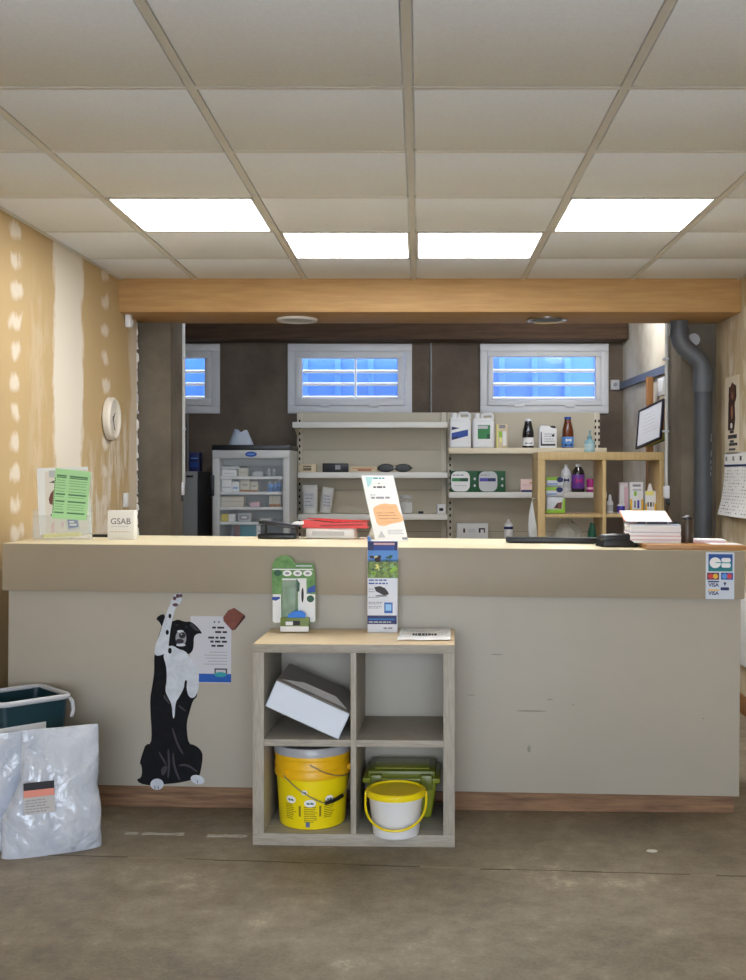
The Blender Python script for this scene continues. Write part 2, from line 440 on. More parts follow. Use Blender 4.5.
# small windows with security bars, blue sheet metal outside
for i, (a, c) in enumerate(wins):
    w = thing('window_%d' % (i + 1), ('small white window partly hidden by the left column', 'middle small white window above the empty shelving', 'right small white window above the white jerrycans')[i], 'window', ((a + c) / 2, YB, WZ0))
    w['kind'] = 'structure'
    h, hw = WZ1 - WZ0, (c - a) / 2
    f = MB()
    for (x0, x1, z0, z1) in ((-hw, hw, 0, .06), (-hw, hw, h - .06, h), (-hw, -hw + .06, .06, h - .06), (hw - .06, hw, .06, h - .06)): f.box(x0, x1, -.03, .06, z0, z1, FRAMEW, .004)
    f.build('window_frame', w)
    g = MB(); iw = hw - .062; lo, hi = .062, h - .062; sw = .055 if i < 2 else .044
    for (x0, x1, z0, z1) in ((-iw, iw, lo, lo + sw), (-iw, iw, hi - sw, hi), (-iw, -iw + sw, lo + sw, hi - sw), (iw - sw, iw, lo + sw, hi - sw)): g.box(x0, x1, -.045, .03, z0, z1, FRAMEW, .005)
    sash = g.build('sash', w)
    g = MB(); g.box(-.06, .06, -.056, -.044, hi - .03, hi - .012, FRAMEW, .003); g.build('handle', sash)
    for hx in (-iw * .45, iw * .45):
        g = MB(); g.box(hx - .04, hx + .04, -.052, -.03, lo - .012, lo + .006, FRAMEW, .003); g.build('hinge', sash)
    g = MB(); g.box(-iw + sw, iw - sw, -.008, -.004, lo + sw, hi - sw, GLASS); g.build('pane', sash)
    for q in range(3):
        zb = lo + sw + (hi - lo - 2 * sw) * (.10, .44, .76)[q]
        g = MB(); g.tube([(-hw - .02, .29, zb), (hw + .02, .29, zb)], .014, WHITE, 12); g.build('security_bar', w)
    if i == 1:
        g = MB(); g.tube([(.03, .262, 0), (.03, .262, h)], .010, WHITE, 12); g.build('security_bar', w)
BLUEM = mat('blue sheet metal', (66, 128, 214), .5, var=.06, vscale=4)
mb = MB(); x = -3.6
while x < 2.6:
    mb.box(x, x + .235, 9.62, 9.64, 0, 3.0, BLUEM); mb.box(x + .235, x + .29, 9.58, 9.64, 0, 3.0, BLUEM, .008)
    if -3 < x < 2:
        mb.lathe([(.016, 0), (.016, .012), (.006, .02), (0, .02)], PLASTIC, 12, Matrix.Translation((x + .2625, 9.58, 2.215)) @ Matrix.Rotation(PI / 2, 4, 'X'))
    x += .29
struct(mb, 'outer_wall', label='blue ribbed sheet metal wall outside the small windows', cat='wall')
mb = MB(); mb.box(-4, 3, 9.02, 14, -.1, 1.2, CONC); struct(mb, 'ground_outside')

# entrance end of the shop, behind the camera
mb = MB()
mb.box(-2.0, -1.75, YF - .2, YF, 0, CEIL + .05, WHITE); mb.box(1.65, 1.9, YF - .2, YF, 0, CEIL + .05, WHITE); mb.box(-1.75, 1.65, YF - .2, YF, 2.3, CEIL + .05, WHITE)
struct(mb, 'wall_front')
mb = MB(); mb.box(-6, 6, YF - 8, YF - 1.0, -.1, -.02, mat('pale paving', (190, 190, 188), .9)); struct(mb, 'ground_street')

# baseboards on the right wall
mb = MB(); mb.box(WR - .018, WR, YF, 6.5, 0, .10, POSTW, .003); struct(mb, 'baseboard_right')
mb = MB(); quadwall(mb, (wallL(YF) + .012, YF), (wallL(6.3) + .012, 6.3), .012, 0, .09, KICK); struct(mb, 'baseboard_left')

# beam spotlights
for px, lab in ((297, 'round white downlight under the beam, left of centre'), (547, 'round chrome downlight under the beam, right of centre')):
    t = thing('downlight', lab, 'downlight', (wx(px, 6.27), 6.27, 2.206), group='round downlights under the beam')
    m_ = WHITE if px < 400 else CHROME
    f = MB(); f.lathe([(.085, -.004), (.112, -.014), (.118, -.009), (.118, 0)], m_, 32); f.build('trim_ring', t)
    g = MB(); g.lathe([(0, -.011), (.07, -.010), (.088, -.007), (.088, -.004)], LGREY if px < 400 else BLACK, 32); g.build('lens', t)

# ------------------------------------------------------------------ counter
CA = math.atan(-.034); CTILT = .0080
C0 = Vector((-.215, 4.213, 0))
CM = Matrix.Translation(C0) @ Matrix.Rotation(CA, 4, 'Z') @ Matrix.Rotation(CTILT, 4, 'Y')
CROT = CM.to_euler()
CMI = CM.inverted()
def on_front(px, py, ly):      # where the sight line through a photo point meets an upright plane of the counter
    o = CMI @ Vector((0, 0, CAMH)); d = CMI.to_3x3() @ Vector(((px - CX) / F, 1, -(py - CY) / F))
    s_ = (ly - o.y) / d.y; q = o + d * s_
    return q.x, q.z
HL, HR = -1.408, 1.440; TOPZ = 1.0295
counter = thing('reception_counter', 'long beige reception counter with overhanging top band across the room', 'counter', C0, CROT)
mb = MB(); mb.box(HL, HR, 0, .022, .0834, .86, TAUPE2, .002)
mb.box(.45, .62, -.0004, 0, .532, .535, GREYP) if False else None
SC = mat('scuff', (150, 146, 135), .8)
for (px, py, l, h) in ((497, 654.5, 13, 1.2), (531, 711, 31, 1.4), (550, 699.5, 6, 1.2), (471, 695, 9, .8), (529, 749, 3.5, 7), (573, 705, 3, 1.2), (703, 718.5, 2, 1.2)):
    x0, z0 = on_front(px - l / 2, py + h / 2, 0); x1, z1 = on_front(px + l / 2, py - h / 2, 0)
    mb.prism(ell((x0 + x1) / 2, (z0 + z1) / 2, (x1 - x0) / 2, (z1 - z0) / 2, 12), -.0005, 0, SC)
mb.build('front_panel', counter)
mb = MB(); mb.box(HL - .012, HR + .006, -.032, 0, .8445, TOPZ - .002, TAUPE, .002); mb.build('top_band', counter)
mb = MB(); mb.box(HL - .012, HR + .006, -.031, .57, TOPZ - .028, TOPZ, CREAM, .002); mb.build('countertop', counter)
for sx, nm in ((-1, 'side_panel'), (1, 'side_panel')):
    mb = MB(); x0 = HL if sx < 0 else HR; mb.box(min(x0, x0 - sx * .022), max(x0, x0 - sx * .022), .022, .50, .0836, TOPZ - .028, TAUPE, .001); mb.build(nm, counter)
mb = MB()
for a, c in ((HL, HR - .012),):
    t = bmesh.new(); vs = []
    for yy in (.026, .044):
        for (xx, zz) in ((a, a * CTILT + .0008), (c, c * CTILT + .0008), (c, .0836), (a, .0836)): vs.append(t.verts.new((xx, yy, zz)))
    for f in ((0, 1, 2, 3), (7, 6, 5, 4), (0, 4, 5, 1), (1, 5, 6, 2), (2, 6, 7, 3), (3, 7, 4, 0)): t.faces.new([vs[i] for i in f])
    bmesh.ops.recalc_face_normals(t, faces=t.faces); mb.merge(t, KICK)
mb.build('kick_board', counter)
def ctop(lx, ly, dz=0.0):      # a point on the countertop
    return CM @ Vector((lx, ly, TOPZ + dz))
def lx_of(px, Y): return (CMI @ Vector((wx(px, Y), Y, 1.03))).x

mb = MB(); mb.box(0, .38, 0, .34, 0, .0175, BOARD, .002)
BOARDLX = 1.072
tag(mb.build('wood_board', None, ctop(BOARDLX, -.030, .0008), CROT), 'orange-brown wooden board on the right end of the counter', 'board')

# ---- stickers on the counter front
DOGB = mat('printed black fur', (6, 6, 10), .95, rgb2=(18, 18, 26), vscale=30)
DOGW = mat('printed white fur', (214, 220, 228), .5, rgb2=(190, 196, 206), vscale=30)
DOGP = mat('printed pinkish fur', (56, 50, 60), .6)
DOGN = mat('printed nose', (8, 8, 10), .3)
PAWB = mat('printed paw pads', (92, 64, 70), .6)
def pts(lst, ox, oy, sc, ly): return [on_front(ox + x / sc, oy + y / sc, ly) for x, y in lst]
U = (145, 590, 10.66); L = (130, 680, 8.167)
def up(lst, ly=0): return pts(lst, *U, ly)
def lo_(lst, ly=0): return pts(lst, *L, ly)
mb = MB()
def chaikin(p):
    o = []
    for i in range(len(p)):
        (ax, az), (bx_, bz) = p[i], p[(i + 1) % len(p)]
        o += [(ax * .75 + bx_ * .25, az * .75 + bz * .25), (ax * .25 + bx_ * .75, az * .25 + bz * .75)]
    return o
def lay(poly, m, k_): mb.prism(chaikin(chaikin(poly)) if len(poly) < 60 else poly, -.0016 - .0006 * k_, -.0010 if k_ == 0 else -.0016 - .0006 * (k_ - 1), m)
# poster first (it hangs behind the dog's head)
P0 = on_front(190, 682.5, 0); P1 = on_front(231.5, 616.5, 0)
pm = MB(); pm.prism(rect(P0[0], P0[1], P1[0], P1[1]), -.0008, 0, mat('grey-white poster', (206, 206, 214), .7))
b0 = on_front(198.5, 682, 0); b1 = on_front(231.2, 674, 0)
pm.prism(rect(b0[0], b0[1], b1[0], b1[1]), -.0011, -.0006, mat('poster blue', (0, 84, 176), .6))
e = on_front(220.5, 674.5, 0); pm.prism(ell(e[0], e[1], .024, .010), -.0014, -.0008, TEAL)
e0 = on_front(214.5, 673.5, 0); e1 = on_front(227.2, 668.5, 0)
pm.prism(rect(e0[0], e0[1], e1[0], e1[1]), -.0011, -.0006, DARK); pm.prism(rect(e0[0] + .005, e0[1] + .003, e1[0] - .005, e1[1] - .005), -.0013, -.0008, LGREY)
for (py, xa, h, q) in ((627.5, 211, 3.0, DARK), (632, 215, 3.0, DARK), (637.5, 208, 3.0, DARK), (641.5, 210, 3.0, DARK), (645.7, 211, 3.0, DARK), (652, 204, 1, GREYP), (655, 203, 1, GREYP), (658, 203, 1, GREYP), (661, 203, 1, GREYP), (664, 204, 1, GREYP)):
    x0, z0 = on_front(xa, py, 0); x1, _ = on_front(227, py, 0); words(pm, x0, x1, z0, h * .0026, q, -.0008, align='R')
for px in (214.5, 219):
    x0, z0 = on_front(px, 622, 0); pm.prism(ell(x0, z0, .003, .004, 10), -.0011, -.0006, DARK)
tag(pm.build('poster', None, C0, CROT), 'grey-white poster with a blue foot stripe behind the dog cutout', 'poster')
# black silhouette
body = lo_([(190, 0), (180, 60), (165, 150), (168, 280), (178, 420), (172, 520), (128, 525), (105, 590), (78, 680), (95, 695), (100, 760), (88, 800), (55, 808), (75, 842), (160, 862), (280, 850), (380, 842), (480, 822), (560, 800), (580, 740), (597, 620), (580, 570), (530, 530), (480, 520), (465, 420), (465, 340), (490, 250), (515, 165), (545, 140), (550, 110), (540, 40), (545, 0)]) + \
       up([(500, 800), (440, 660), (300, 600), (210, 640), (110, 660), (98, 720), (100, 860)])
lay(chaikin(body), DOGB, 0)
lay(up([(116, 312), (150, 270), (212, 252), (215, 330), (180, 395), (160, 365), (150, 332)]), DOGB, 0)
lay(up([(150, 470), (180, 395), (215, 330), (290, 330), (280, 600), (130, 560)]), DOGB, 0)
lay(up([(150, 330), (180, 395), (160, 365)]), DOGW, 1)
lay(up([(150, 450), (200, 350), (310, 330), (350, 310), (430, 340), (490, 333), (560, 390), (618, 468), (572, 460), (520, 490), (522, 600), (502, 660), (460, 690), (430, 650), (360, 630), (260, 610)]), DOGB, 1)
# white chest and far foreleg
lay(up([(190, 690), (250, 600), (300, 590), (360, 630), (430, 648), (470, 700), (560, 830), (578, 900)]) + lo_([(562, 10), (565, 60), (540, 130), (510, 150), (478, 130), (460, 60), (452, 10), (440, 70), (402, 140), (372, 182), (366, 310), (350, 312), (345, 200), (312, 140), (288, 90), (300, 10)]) + up([(235, 900), (228, 800)]), DOGW, 2)
lay(lo_([(470, 0), (462, 60), (478, 130), (455, 160), (440, 120), (446, 0)]), DOGB, 3)
# raised foreleg
lay(up([(102, 705), (108, 590), (150, 500), (200, 335), (240, 220), (268, 155), (285, 100), (305, 60), (345, 32), (400, 34), (396, 110), (370, 150), (330, 182), (300, 285), (276, 400), (256, 560), (250, 625), (200, 690)]), DOGW, 3)
lay(up([(288, 150), (330, 135), (360, 150), (350, 172), (310, 178)]), PAWB, 4)
for (cx, cz, r) in ((318, 88, 20), (352, 62, 22), (384, 60, 18)): lay(up(ell(cx, cz, r, r * 1.1, 10)), PAWB, 4)
for (cx, cz, r) in ((268, 276, 20), (240, 450, 22), (268, 645, 26)): lay(up(ell(cx, cz, r * .8, r * 1.3, 10)), DOGB, 4)
# muzzle
lay(up(ell(385, 512, 58, 84)), mat('printed grey muzzle', (150, 150, 158), .6), 2)
lay(up(ell(380, 440, 34, 14)), DOGW, 3)
lay(up(ell(372, 545, 44, 26)), DARK, 3)
lay(up(ell(385, 585, 50, 14)), DOGW, 3)
lay(up(ell(400, 482, 35, 34)), DOGN, 4)
lay(up(ell(392, 470, 9, 6, 8)), LGREY, 5)
lay(up(ell(338, 372, 12, 10, 10)), DOGN, 2)
lay(up(ell(440, 392, 13, 10, 10)), DOGN, 2)
lay(up([(470, 360), (500, 350), (560, 410), (590, 446), (530, 430)]), mat('printed ear shade', (44, 44, 56), .6), 2)
# belly streaks and hind paws
for s in (((350, 380), (395, 520), (440, 600), (430, 610), (380, 530), (342, 400)), ((320, 560), (330, 690), (318, 800), (305, 800), (312, 690), (305, 570)), ((360, 590), (368, 700), (415, 820), (400, 820), (352, 710), (346, 600)),
          ((240, 580), (300, 680), (292, 700), (232, 590)), ((400, 690), (470, 680), (560, 750), (550, 756), (470, 700), (400, 704)), ((250, 720), (310, 690), (300, 750), (262, 790)), ((400, 200), (460, 250), (455, 258), (395, 215)), ((280, 110), (330, 190), (322, 200), (270, 140))):
    lay(lo_(list(s)), DOGP, 1)
lay(lo_(ell(222, 850, 54, 46)), DOGW, 2); lay(lo_(ell(553, 812, 58, 36, 24, .3)), DOGW, 2)
for s in (((200, 860), (206, 860), (210, 890), (204, 890)), ((228, 860), (234, 860), (236, 892), (230, 892)), ((545, 815), (550, 813), (560, 840), (554, 842))): lay(lo_(list(s)), DARK, 3)
tag(mb.build('dog_cutout', None, C0, CROT), 'flat printed cutout of a black and white dog raising one paw', 'cutout')
mb = MB()
tp = up([(835, 290), (890, 215), (950, 190), (1060, 265), (1070, 290), (965, 420), (930, 430), (840, 330)])
mb.prism(tp, -.004, -.0002, mat('printed brown biscuit', (112, 58, 48), .7, rgb2=(134, 78, 64), vscale=40))
mb.prism(up([(1060, 265), (1070, 290), (965, 420), (948, 424), (1046, 282)]), -.0046, -.0038, mat('biscuit edge', (62, 32, 30), .8))
tag(mb.build('biscuit_sticker', None, C0, CROT), 'small brown square biscuit sticker right of the dog poster', 'sticker')

# payment card sticker
mb = MB(); Y_ = -.032
def sp(px, py): return on_front(px, py, Y_)
def srect(x0, y0, x1, y1, m, k_=1):
    a, b_ = sp(x0, y1), sp(x1, y0); mb.prism(rect(a[0], a[1], b_[0], b_[1]), Y_ - .0008 - .0004 * k_, Y_ - .0001 - .0004 * k_, m)
a, b_ = sp(705.5, 599), sp(734.5, 552.5)
mb.prism(rrect(a[0], a[1], b_[0], b_[1], .004), Y_ - .0008, Y_, mat('sticker white', (206, 214, 226), .5))
CBM = bpy.data.materials.new('sticker blue green'); CBM.use_nodes = True
k = NT(CBM); tc = k.add('ShaderNodeTexCoord'); sx = k.add('ShaderNodeSeparateXYZ'); k.link(tc.outputs['Object'], sx.inputs[0])
za, zb = sp(720, 571)[1], sp(720, 554)[1]
r_ = k.math('DIVIDE', k.math('SUBTRACT', sx.outputs['Z'], za), zb - za)
k.link(k.ramp(r_, [(.0, lin((0, 128, 120))), (.55, lin((6, 92, 158))), (1, lin((10, 66, 150)))]), k.n['Principled BSDF'].inputs['Base Color'])
srect(708.3, 554.3, 732.6, 571.2, CBM)
c = sp(715.2, 562.7); mb.prism(ell(c[0], c[1], .0215, .0205), Y_ - .0019, Y_ - .0010, PAPER)
for (x0, y0, x1, y1) in ((721.3, 558, 730.6, 562.3), (721.3, 563, 730.6, 567.6)):
    a, b_ = sp(x0, y1), sp(x1, y0); mb.prism(rrect(a[0], a[1], b_[0], b_[1], .007), Y_ - .0019, Y_ - .0010, PAPER)
srect(715.5, 562.3, 731, 563.1, TEAL, 3)
srect(707, 572.8, 719, 579.6, mat('card plum', (96, 30, 60), .5)); srect(721, 572.8, 733, 579.6, BLUE)
for px, m_ in ((710.5, RED), (715.3, YELO), (724.5, SKYB), (729.3, RED)):
    c = sp(px, 576.2); mb.prism(ell(c[0], c[1], .0098, .0098), Y_ - .0020, Y_ - .0010, m_)
srect(708, 581, 719, 582.2, NAVY); srect(708, 589.4, 719, 590.6, YELO)
for px, py, tx, sz in ((713.5, 585, 'VISA', .0195), (713.5, 593.3, 'VISA', .0195)):
    c = sp(px, py); mb.text(tx, sz, NAVY, c[0], c[1], Y_ - .0016, bold=.0004)
c = sp(724.8, 584); mb.prism([(c[0] - .006, c[1] + .006), (c[0] + .006, c[1] + .006), (c[0], c[1] - .008)], Y_ - .0016, Y_ - .0008, NAVY)
a, b_ = sp(720.5, 590.3), sp(729, 587.3); mb.prism(rrect(a[0], a[1], b_[0], b_[1], .003), Y_ - .0016, Y_ - .0008, NAVY)
tag(mb.build('payment_sticker', None, C0, CROT), 'white and blue card payment sticker on the counter band', 'sticker')

# ------------------------------------------------------------------ cube shelf in front of the counter
KW, KH, KD = .713, .71, .385
kal_loc = C0 + Matrix.Rotation(CA, 3, 'Z') @ Vector((-.006, -.009 - KD / 2 - .002, 0)); KROT = (0, 0, CA)
KM = Matrix.Translation(kal_loc) @ Matrix.Rotation(CA, 4, 'Z')
ks = thing('cube_shelf', 'grey oak two by two cube shelf standing against the counter', 'shelf', kal_loc, KROT)
hw, hd = KW / 2, KD / 2; TO = .040; BO = .042; TP = .030
mb = MB(); mb.box(-hw, hw, -hd, hd, KH - TP, KH - .0006, OAK, .0008); mb.box(-hw + .0008, hw - .0008, -hd + .0008, hd - .0008, KH - .0007, KH, OAKLIT); mb.build('top_board', ks)
mb = MB(); mb.box(-hw, hw, -hd, hd, 0, BO, OAK, .0008); mb.build('bottom_board', ks)
for s in (-1, 1):
    mb = MB(); mb.box(min(s * hw, s * (hw - TO)), max(s * hw, s * (hw - TO)), -hd, hd, BO, KH - TP, OAKV, .0008); mb.build('side_board', ks)
MZ = (BO + KH - TP) / 2
mb = MB(); mb.box(-.010, .010, -hd + .002, hd, BO, KH - TP, OAKV, .0008); mb.build('divider', ks)
for s in (-1, 1):
    mb = MB(); mb.box(min(s * .010, s * (hw - TO)), max(s * .010, s * (hw - TO)), -hd + .004, hd, MZ - .012, MZ + .012, OAK, .0008); mb.build('middle_shelf', ks)
def kp(x, y, z): return KM @ Vector((x, y, z))

# tilted white box, upper left cell
cellL, cellR = -hw + TO, -.010
ang = math.radians(-24.3); bw, bh = .285, .098
base_r = Vector((cellR - .0437, MZ + .0125))
T = KM @ Matrix.Translation((base_r.x, -hd + .004, base_r.y)) @ Matrix.Rotation(-ang, 4, 'Y')
bx = thing('cardboard_box', 'white cardboard box wedged tilted in the upper left cell of the cube shelf', 'box', T.translation, T.to_euler())
BXW = mat('bluish white card', (226, 234, 246), .6); BXI = mat('grey card inside', (150, 146, 142), .8)
mb = MB(); d = .26
mb.box(-bw, 0, 0, .003, 0, bh, BXW); mb.box(-bw, 0, d - .003, d, 0, bh, BXW); mb.box(-bw, -bw + .003, 0, d, 0, bh, BXW); mb.box(-.003, 0, 0, d, 0, bh, BXW); mb.box(-bw, 0, 0, d, 0, .003, BXI)
mb.build('box_body', bx)
mb = MB(); mb.box(-bw, -.004, -.002, d, 0, .003, BXI, M=Matrix.Translation((0, 0, bh + .002)) @ Matrix.Rotation(math.radians(3), 4, 'X')); 
mb.prism([(-bw, 0), (-bw + .09, .028), (-.07, .03), (-.004, .0)], .03, .034, BXI, Matrix.Translation((0, 0, bh + .001)))
mb.build('lid', bx)
mb = MB(); mb.box(-bw + .05, -.03, .006, .2, .004, bh - .006, BLACK, .01); mb.build('packed_item', bx)

# big yellow bucket, lower left cell
cxl = (cellL + cellR) / 2
T = kp(cxl - .001, -hd + .152, BO + .0005)
bk = thing('yellow_bucket', 'large yellow lidded bucket with wire handle in the lower left cell', 'bucket', T, (0, 0, CA))
def rb(z): return .120 + (.131 - .120) * min(z, .185) / .185
mb = MB(); mb.lathe([(.112, 0), (.118, .004), (.120, .012), (.1305, .180), (.1325, .182)], YEL, 48)
for (a_, zc, rx_, rz_) in ((-.52, .108, .16, .011), (.06, .098, .17, .011), (.62, .11, .13, .010), (-.10, .137, .09, .007)):
    mb.patch(ell(a_, zc, rx_, rz_ * 1.25, 20), rb, PAPER)
    for (u0_, w0_) in ((-.55, .5), (.05, .55)): mb.patch([(a_ + u0_ * rx_, zc - .003), (a_ + (u0_ + w0_) * rx_, zc - .005), (a_ + (u0_ + w0_) * rx_, zc + .001), (a_ + u0_ * rx_, zc + .004)], rb, mat('print slate green', (70, 110, 110), .6), .0011)
SM = mat('print olive', (140, 124, 20), .7)
for (a0_, a1_, z0_, n_) in ((-.72, -.36, .090, 9), (-.12, .26, .082, 9), (.46, .80, .09, 8)):
    for q in range(n_):
        e_ = a1_ - random.random() * .12
        mb.patch(rect(a0_, z0_ - q * .0065, e_, z0_ - q * .0065 + .0026), rb, SM)
for a_ in (-.24, .35): mb.patch(rect(a_ - .03, .05, a_ + .03, .088), rb, SM)
mb.patch(rect(-.07, .012, .05, .030), rb, mat('print grey blue', (96, 112, 150), .6))
mb.build('body', bk)
mb = MB(); mb.lathe([(.1300, .178), (.1375, .181), (.1385, .190), (.1375, .197), (.1355, .2), (.1355, .212), (.1375, .214), (.1375, .226), (.1355, .229), (.1355, .246), (.1375, .248), (.138, .262), (.1365, .266)], YELO, 48); mb.build('collar', bk)
mb = MB(); mb.lathe([(.1365, .262), (.1405, .262), (.1405, .286), (.137, .292), (.128, .292), (.124, .284), (0, .284)], mat('grey milky lid', (168, 170, 176), .3), 48); mb.build('lid', bk)
def hpt(a_, s_): # swing wire: from left ear round the front and up to right
    return None
wire = []
for (a_, z_, r_) in ((-.66, .205, .143), (-.62, .190, .144), (-.45, .172, .142), (-.2, .148, .141), (.05, .127, .141), (.28, .110, .141), (.45, .100, .142), (.62, .104, .143), (.80, .109, .143), (.98, .115, .143), (1.15, .135, .146), (1.3, .165, .147), (1.4, .205, .145)):
    wire.append((r_ * math.sin(a_), -r_ * math.cos(a_), z_))
wire2 = [(r_ * math.sin(a_), -r_ * math.cos(a_), z_) for (a_, z_, r_) in ((.06, .238, .140), (.2, .228, .141), (.45, .208, .142), (.7, .195, .142), (.95, .186, .143), (1.15, .184, .143))]
for a_ in (-.66, 1.4):
    mb = MB(); mb.lathe([(.012, 0), (.012, .012), (0, .012)], YELO, 14, Matrix.Translation((.133 * math.sin(a_), -.133 * math.cos(a_), .205)) @ Matrix.Rotation(a_, 4, 'Z') @ Matrix.Rotation(PI / 2, 4, 'X')); mb.build('ear', bk)
mb = MB(); mb.tube(wire, .0021, STEEL, 8); hd_ = mb.build('wire_handle', bk)
mb = MB(); mb.tube(wire[6:10], .0068, BLACK, 10); mb.build('grip', hd_)
mb = MB(); mb.tube(wire2, .0021, STEEL, 8); mb.build('wire_handle', bk)

# green storage box and small white bucket, lower right cell
OLIVE = mat('olive green plastic', (138, 146, 40), .3); OLIVED = mat('dark olive plastic', (108, 116, 34), .35)
cxr = (.010 + hw - TO) / 2
gb = thing('storage_box', 'olive green lidded storage box behind the small white bucket', 'storage box', kp(cxr - .002, .075, BO + .0005), (0, 0, CA))
mb = MB()
t = bmesh.new(); vs = []
for z_, w_, d_ in ((0, .108, .085), (.135, .130, .100)):
    vs.append([t.verts.new((sx_ * w_, sy_ * d_, z_)) for sx_, sy_ in ((-1, -1), (1, -1), (1, 1), (-1, 1))])
for i in range(4): t.faces.new((vs[0][i], vs[0][(i + 1) % 4], vs[1][(i + 1) % 4], vs[1][i]))
t.faces.new(vs[0]); t.faces.new(vs[1]); bmesh.ops.recalc_face_normals(t, faces=t.faces)
bmesh.ops.bevel(t, geom=list(t.edges), offset=.012, segments=3, affect='EDGES', profile=.5)
mb.merge(t, OLIVE)
for xx in (-.07, 0, .07): mb.box(xx - .004, xx + .004, -.100, -.08, .02, .12, OLIVED, .002)
mb.build('body', gb)
mb = MB(); mb.box(-.143, .143, -.112, .112, .135, .155, OLIVE, .006); mb.box(-.125, .125, -.096, .096, .150, .178, OLIVED, .008); mb.box(-.1, .1, -.07, .07, .176, .182, OLIVE, .003); mb.build('lid', gb)
for xx in (-.092, .092):
    mb = MB(); mb.box(xx - .022, xx + .022, -.120, -.100, .112, .168, OLIVED, .005); mb.build('clip', gb)

wb = thing('small_bucket', 'small white bucket with a bright yellow lid and handle', 'bucket', kp(cxr - .014, -hd + .018, BO + .0005), (0, 0, CA))
mb = MB(); mb.lathe([(.074, 0), (.080, .003), (.082, .01), (.0945, .128), (.097, .132), (.097, .146), (.0945, .148)], PLASTIC, 44); mb.build('body', wb)
mb = MB(); mb.lathe([(.0985, .136), (.1045, .138), (.1055, .146), (.1045, .156), (.099, .160), (.094, .160), (.091, .1545), (.0, .1545)], YEL, 44); mb.build('lid', wb)
hp = []
for i in range(29):
    f = i / 28; a_ = -PI / 2 + f * PI
    z_ = .140 - .095 * math.sin(f * PI) ** .75
    r_ = .1065 + .012 * math.sin(f * PI)
    hp.append((r_ * math.sin(a_), -r_ * math.cos(a_) , z_))
mb = MB(); mb.tube(hp, .0042, YEL, 10)
for s in (-1, 1): mb.lathe([(.010, -.003), (.010, .003)], YEL, 14, Matrix.Translation((s * .1065, 0, .140)) @ Matrix.Rotation(PI / 2, 4, 'Y'))
mb.build('handle', wb)

# ---- on top of the cube shelf
def kl(px, Y): return (KM.inverted() @ Vector((wx(px, Y), Y, KH))).x
# green garden product pack
gx = kl(295.5, 4.17)
gp = thing('blister_pack', 'green and white blister pack standing on the cube shelf', 'blister pack', kp(gx, .11, KH + .0006), (math.radians(-4), 0, CA))
S = 4.17 / F
def g(x, y): return ((265 + x / 11.53 - 295.5) * S, (630.5 - (550 + y / 11.53)) * S)      # card outline drawn in the pack's own face
mb = MB()
out = [g(*q) for q in ((105, 820), (100, 500), (92, 220), (95, 160), (130, 100), (190, 68), (260, 62), (320, 90), (352, 150), (540, 150), (575, 170), (582, 220), (595, 420), (600, 800), (585, 826), (130, 830))]
mb.prism(out, .0, .004, LEAF)
mb.prism([g(*q) for q in ((104, 505), (200, 505), (205, 800), (200, 826), (130, 830), (107, 815))], -.0006, .0002, PAPER)
mb.prism([g(*q) for q in ((392, 322), (490, 322), (492, 500), (592, 505), (597, 800), (583, 820), (400, 820))], -.0006, .0002, PAPER)
mb.prism([g(*q) for q in ((98, 215), (565, 215), (565, 228), (98, 228))], -.0004, .0002, PAPER)
for (cx, cz, rx_, rz_, m_) in ((160, 262, 44, 36, DGREEN), (268, 266, 52, 34, PAPER), (388, 266, 52, 34, PAPER), (504, 266, 52, 34, PAPER), (538, 556, 42, 40, DGREEN)):
    mb.prism([g(*q) for q in ell(cx, cz, rx_, rz_)], -.0008, .0002, m_)
for (cx, cz) in ((268, 266), (388, 266), (504, 266)): mb.prism([g(*q) for q in ell(cx, cz, 26, 14, 12)], -.0011, .0002, GREYP)
mb.prism([g(*q) for q in ((365, 172), (552, 172), (552, 190), (365, 190))], -.0006, .0002, LGREY)
mb.prism([g(*q) for q in ((210, 325), (390, 325), (390, 345), (210, 345))], -.0006, .0002, PAPER)
mb.prism([g(*q) for q in ((96, 535), (185, 535), (190, 555), (140, 580), (98, 570))], -.0009, .0002, BLUE)
mb.prism([g(*q) for q in ((505, 440), (590, 395), (592, 480), (505, 490))], -.0009, .0002, BLUE)
mb.prism([g(*q) for q in ell(447, 515, 14, 85, 16)], -.0009, .0002, DARK)
mb.prism([g(*q) for q in ((375, 330), (415, 380), (410, 470), (385, 480), (360, 400))], -.0009, .0002, DGREEN)
mb.build('backing_card', gp)
mb = MB(); a_, b_ = g(215, 770), g(388, 345); mb.box(a_[0], b_[0], -.022, -.0005, a_[1], b_[1], FILM, .006); mb.build('blister', gp)
mb = MB(); a_, b_ = g(235, 760), g(370, 420); mb.prism(rrect(a_[0], a_[1], b_[0], b_[1], .012), -.014, -.004, mat('green dispenser', (70, 120, 62), .5, rgb2=(120, 160, 110), vscale=30)); mb.build('product', gp)
mb = MB(); a_, b_ = g(212, 925), g(535, 765); mb.box(a_[0], b_[0], -.034, -.001, a_[1] + .001, b_[1], mat('print olive green', (112, 132, 62), .5), .001)
mb.prism(rect(a_[0], a_[1] + .001, b_[0], a_[1] + .021), -.0346, -.033, PAPER)
q0, q1 = g(270, 850), g(435, 800); mb.prism(rect(q0[0], q0[1], q1[0], q1[1]), -.0346, -.033, DARK); q0, q1 = g(272, 850), g(355, 808); mb.prism(rect(q0[0], q0[1], q1[0], q1[1]), -.035, -.033, PAPER)
mb.prism([g(*q) for q in ((290, 770), (300, 730), (370, 690), (450, 685), (500, 720), (490, 770))], -.030, -.026, SKYB if False else mat('bright blue', (40, 126, 230), .5))
mb.build('tray', gp)

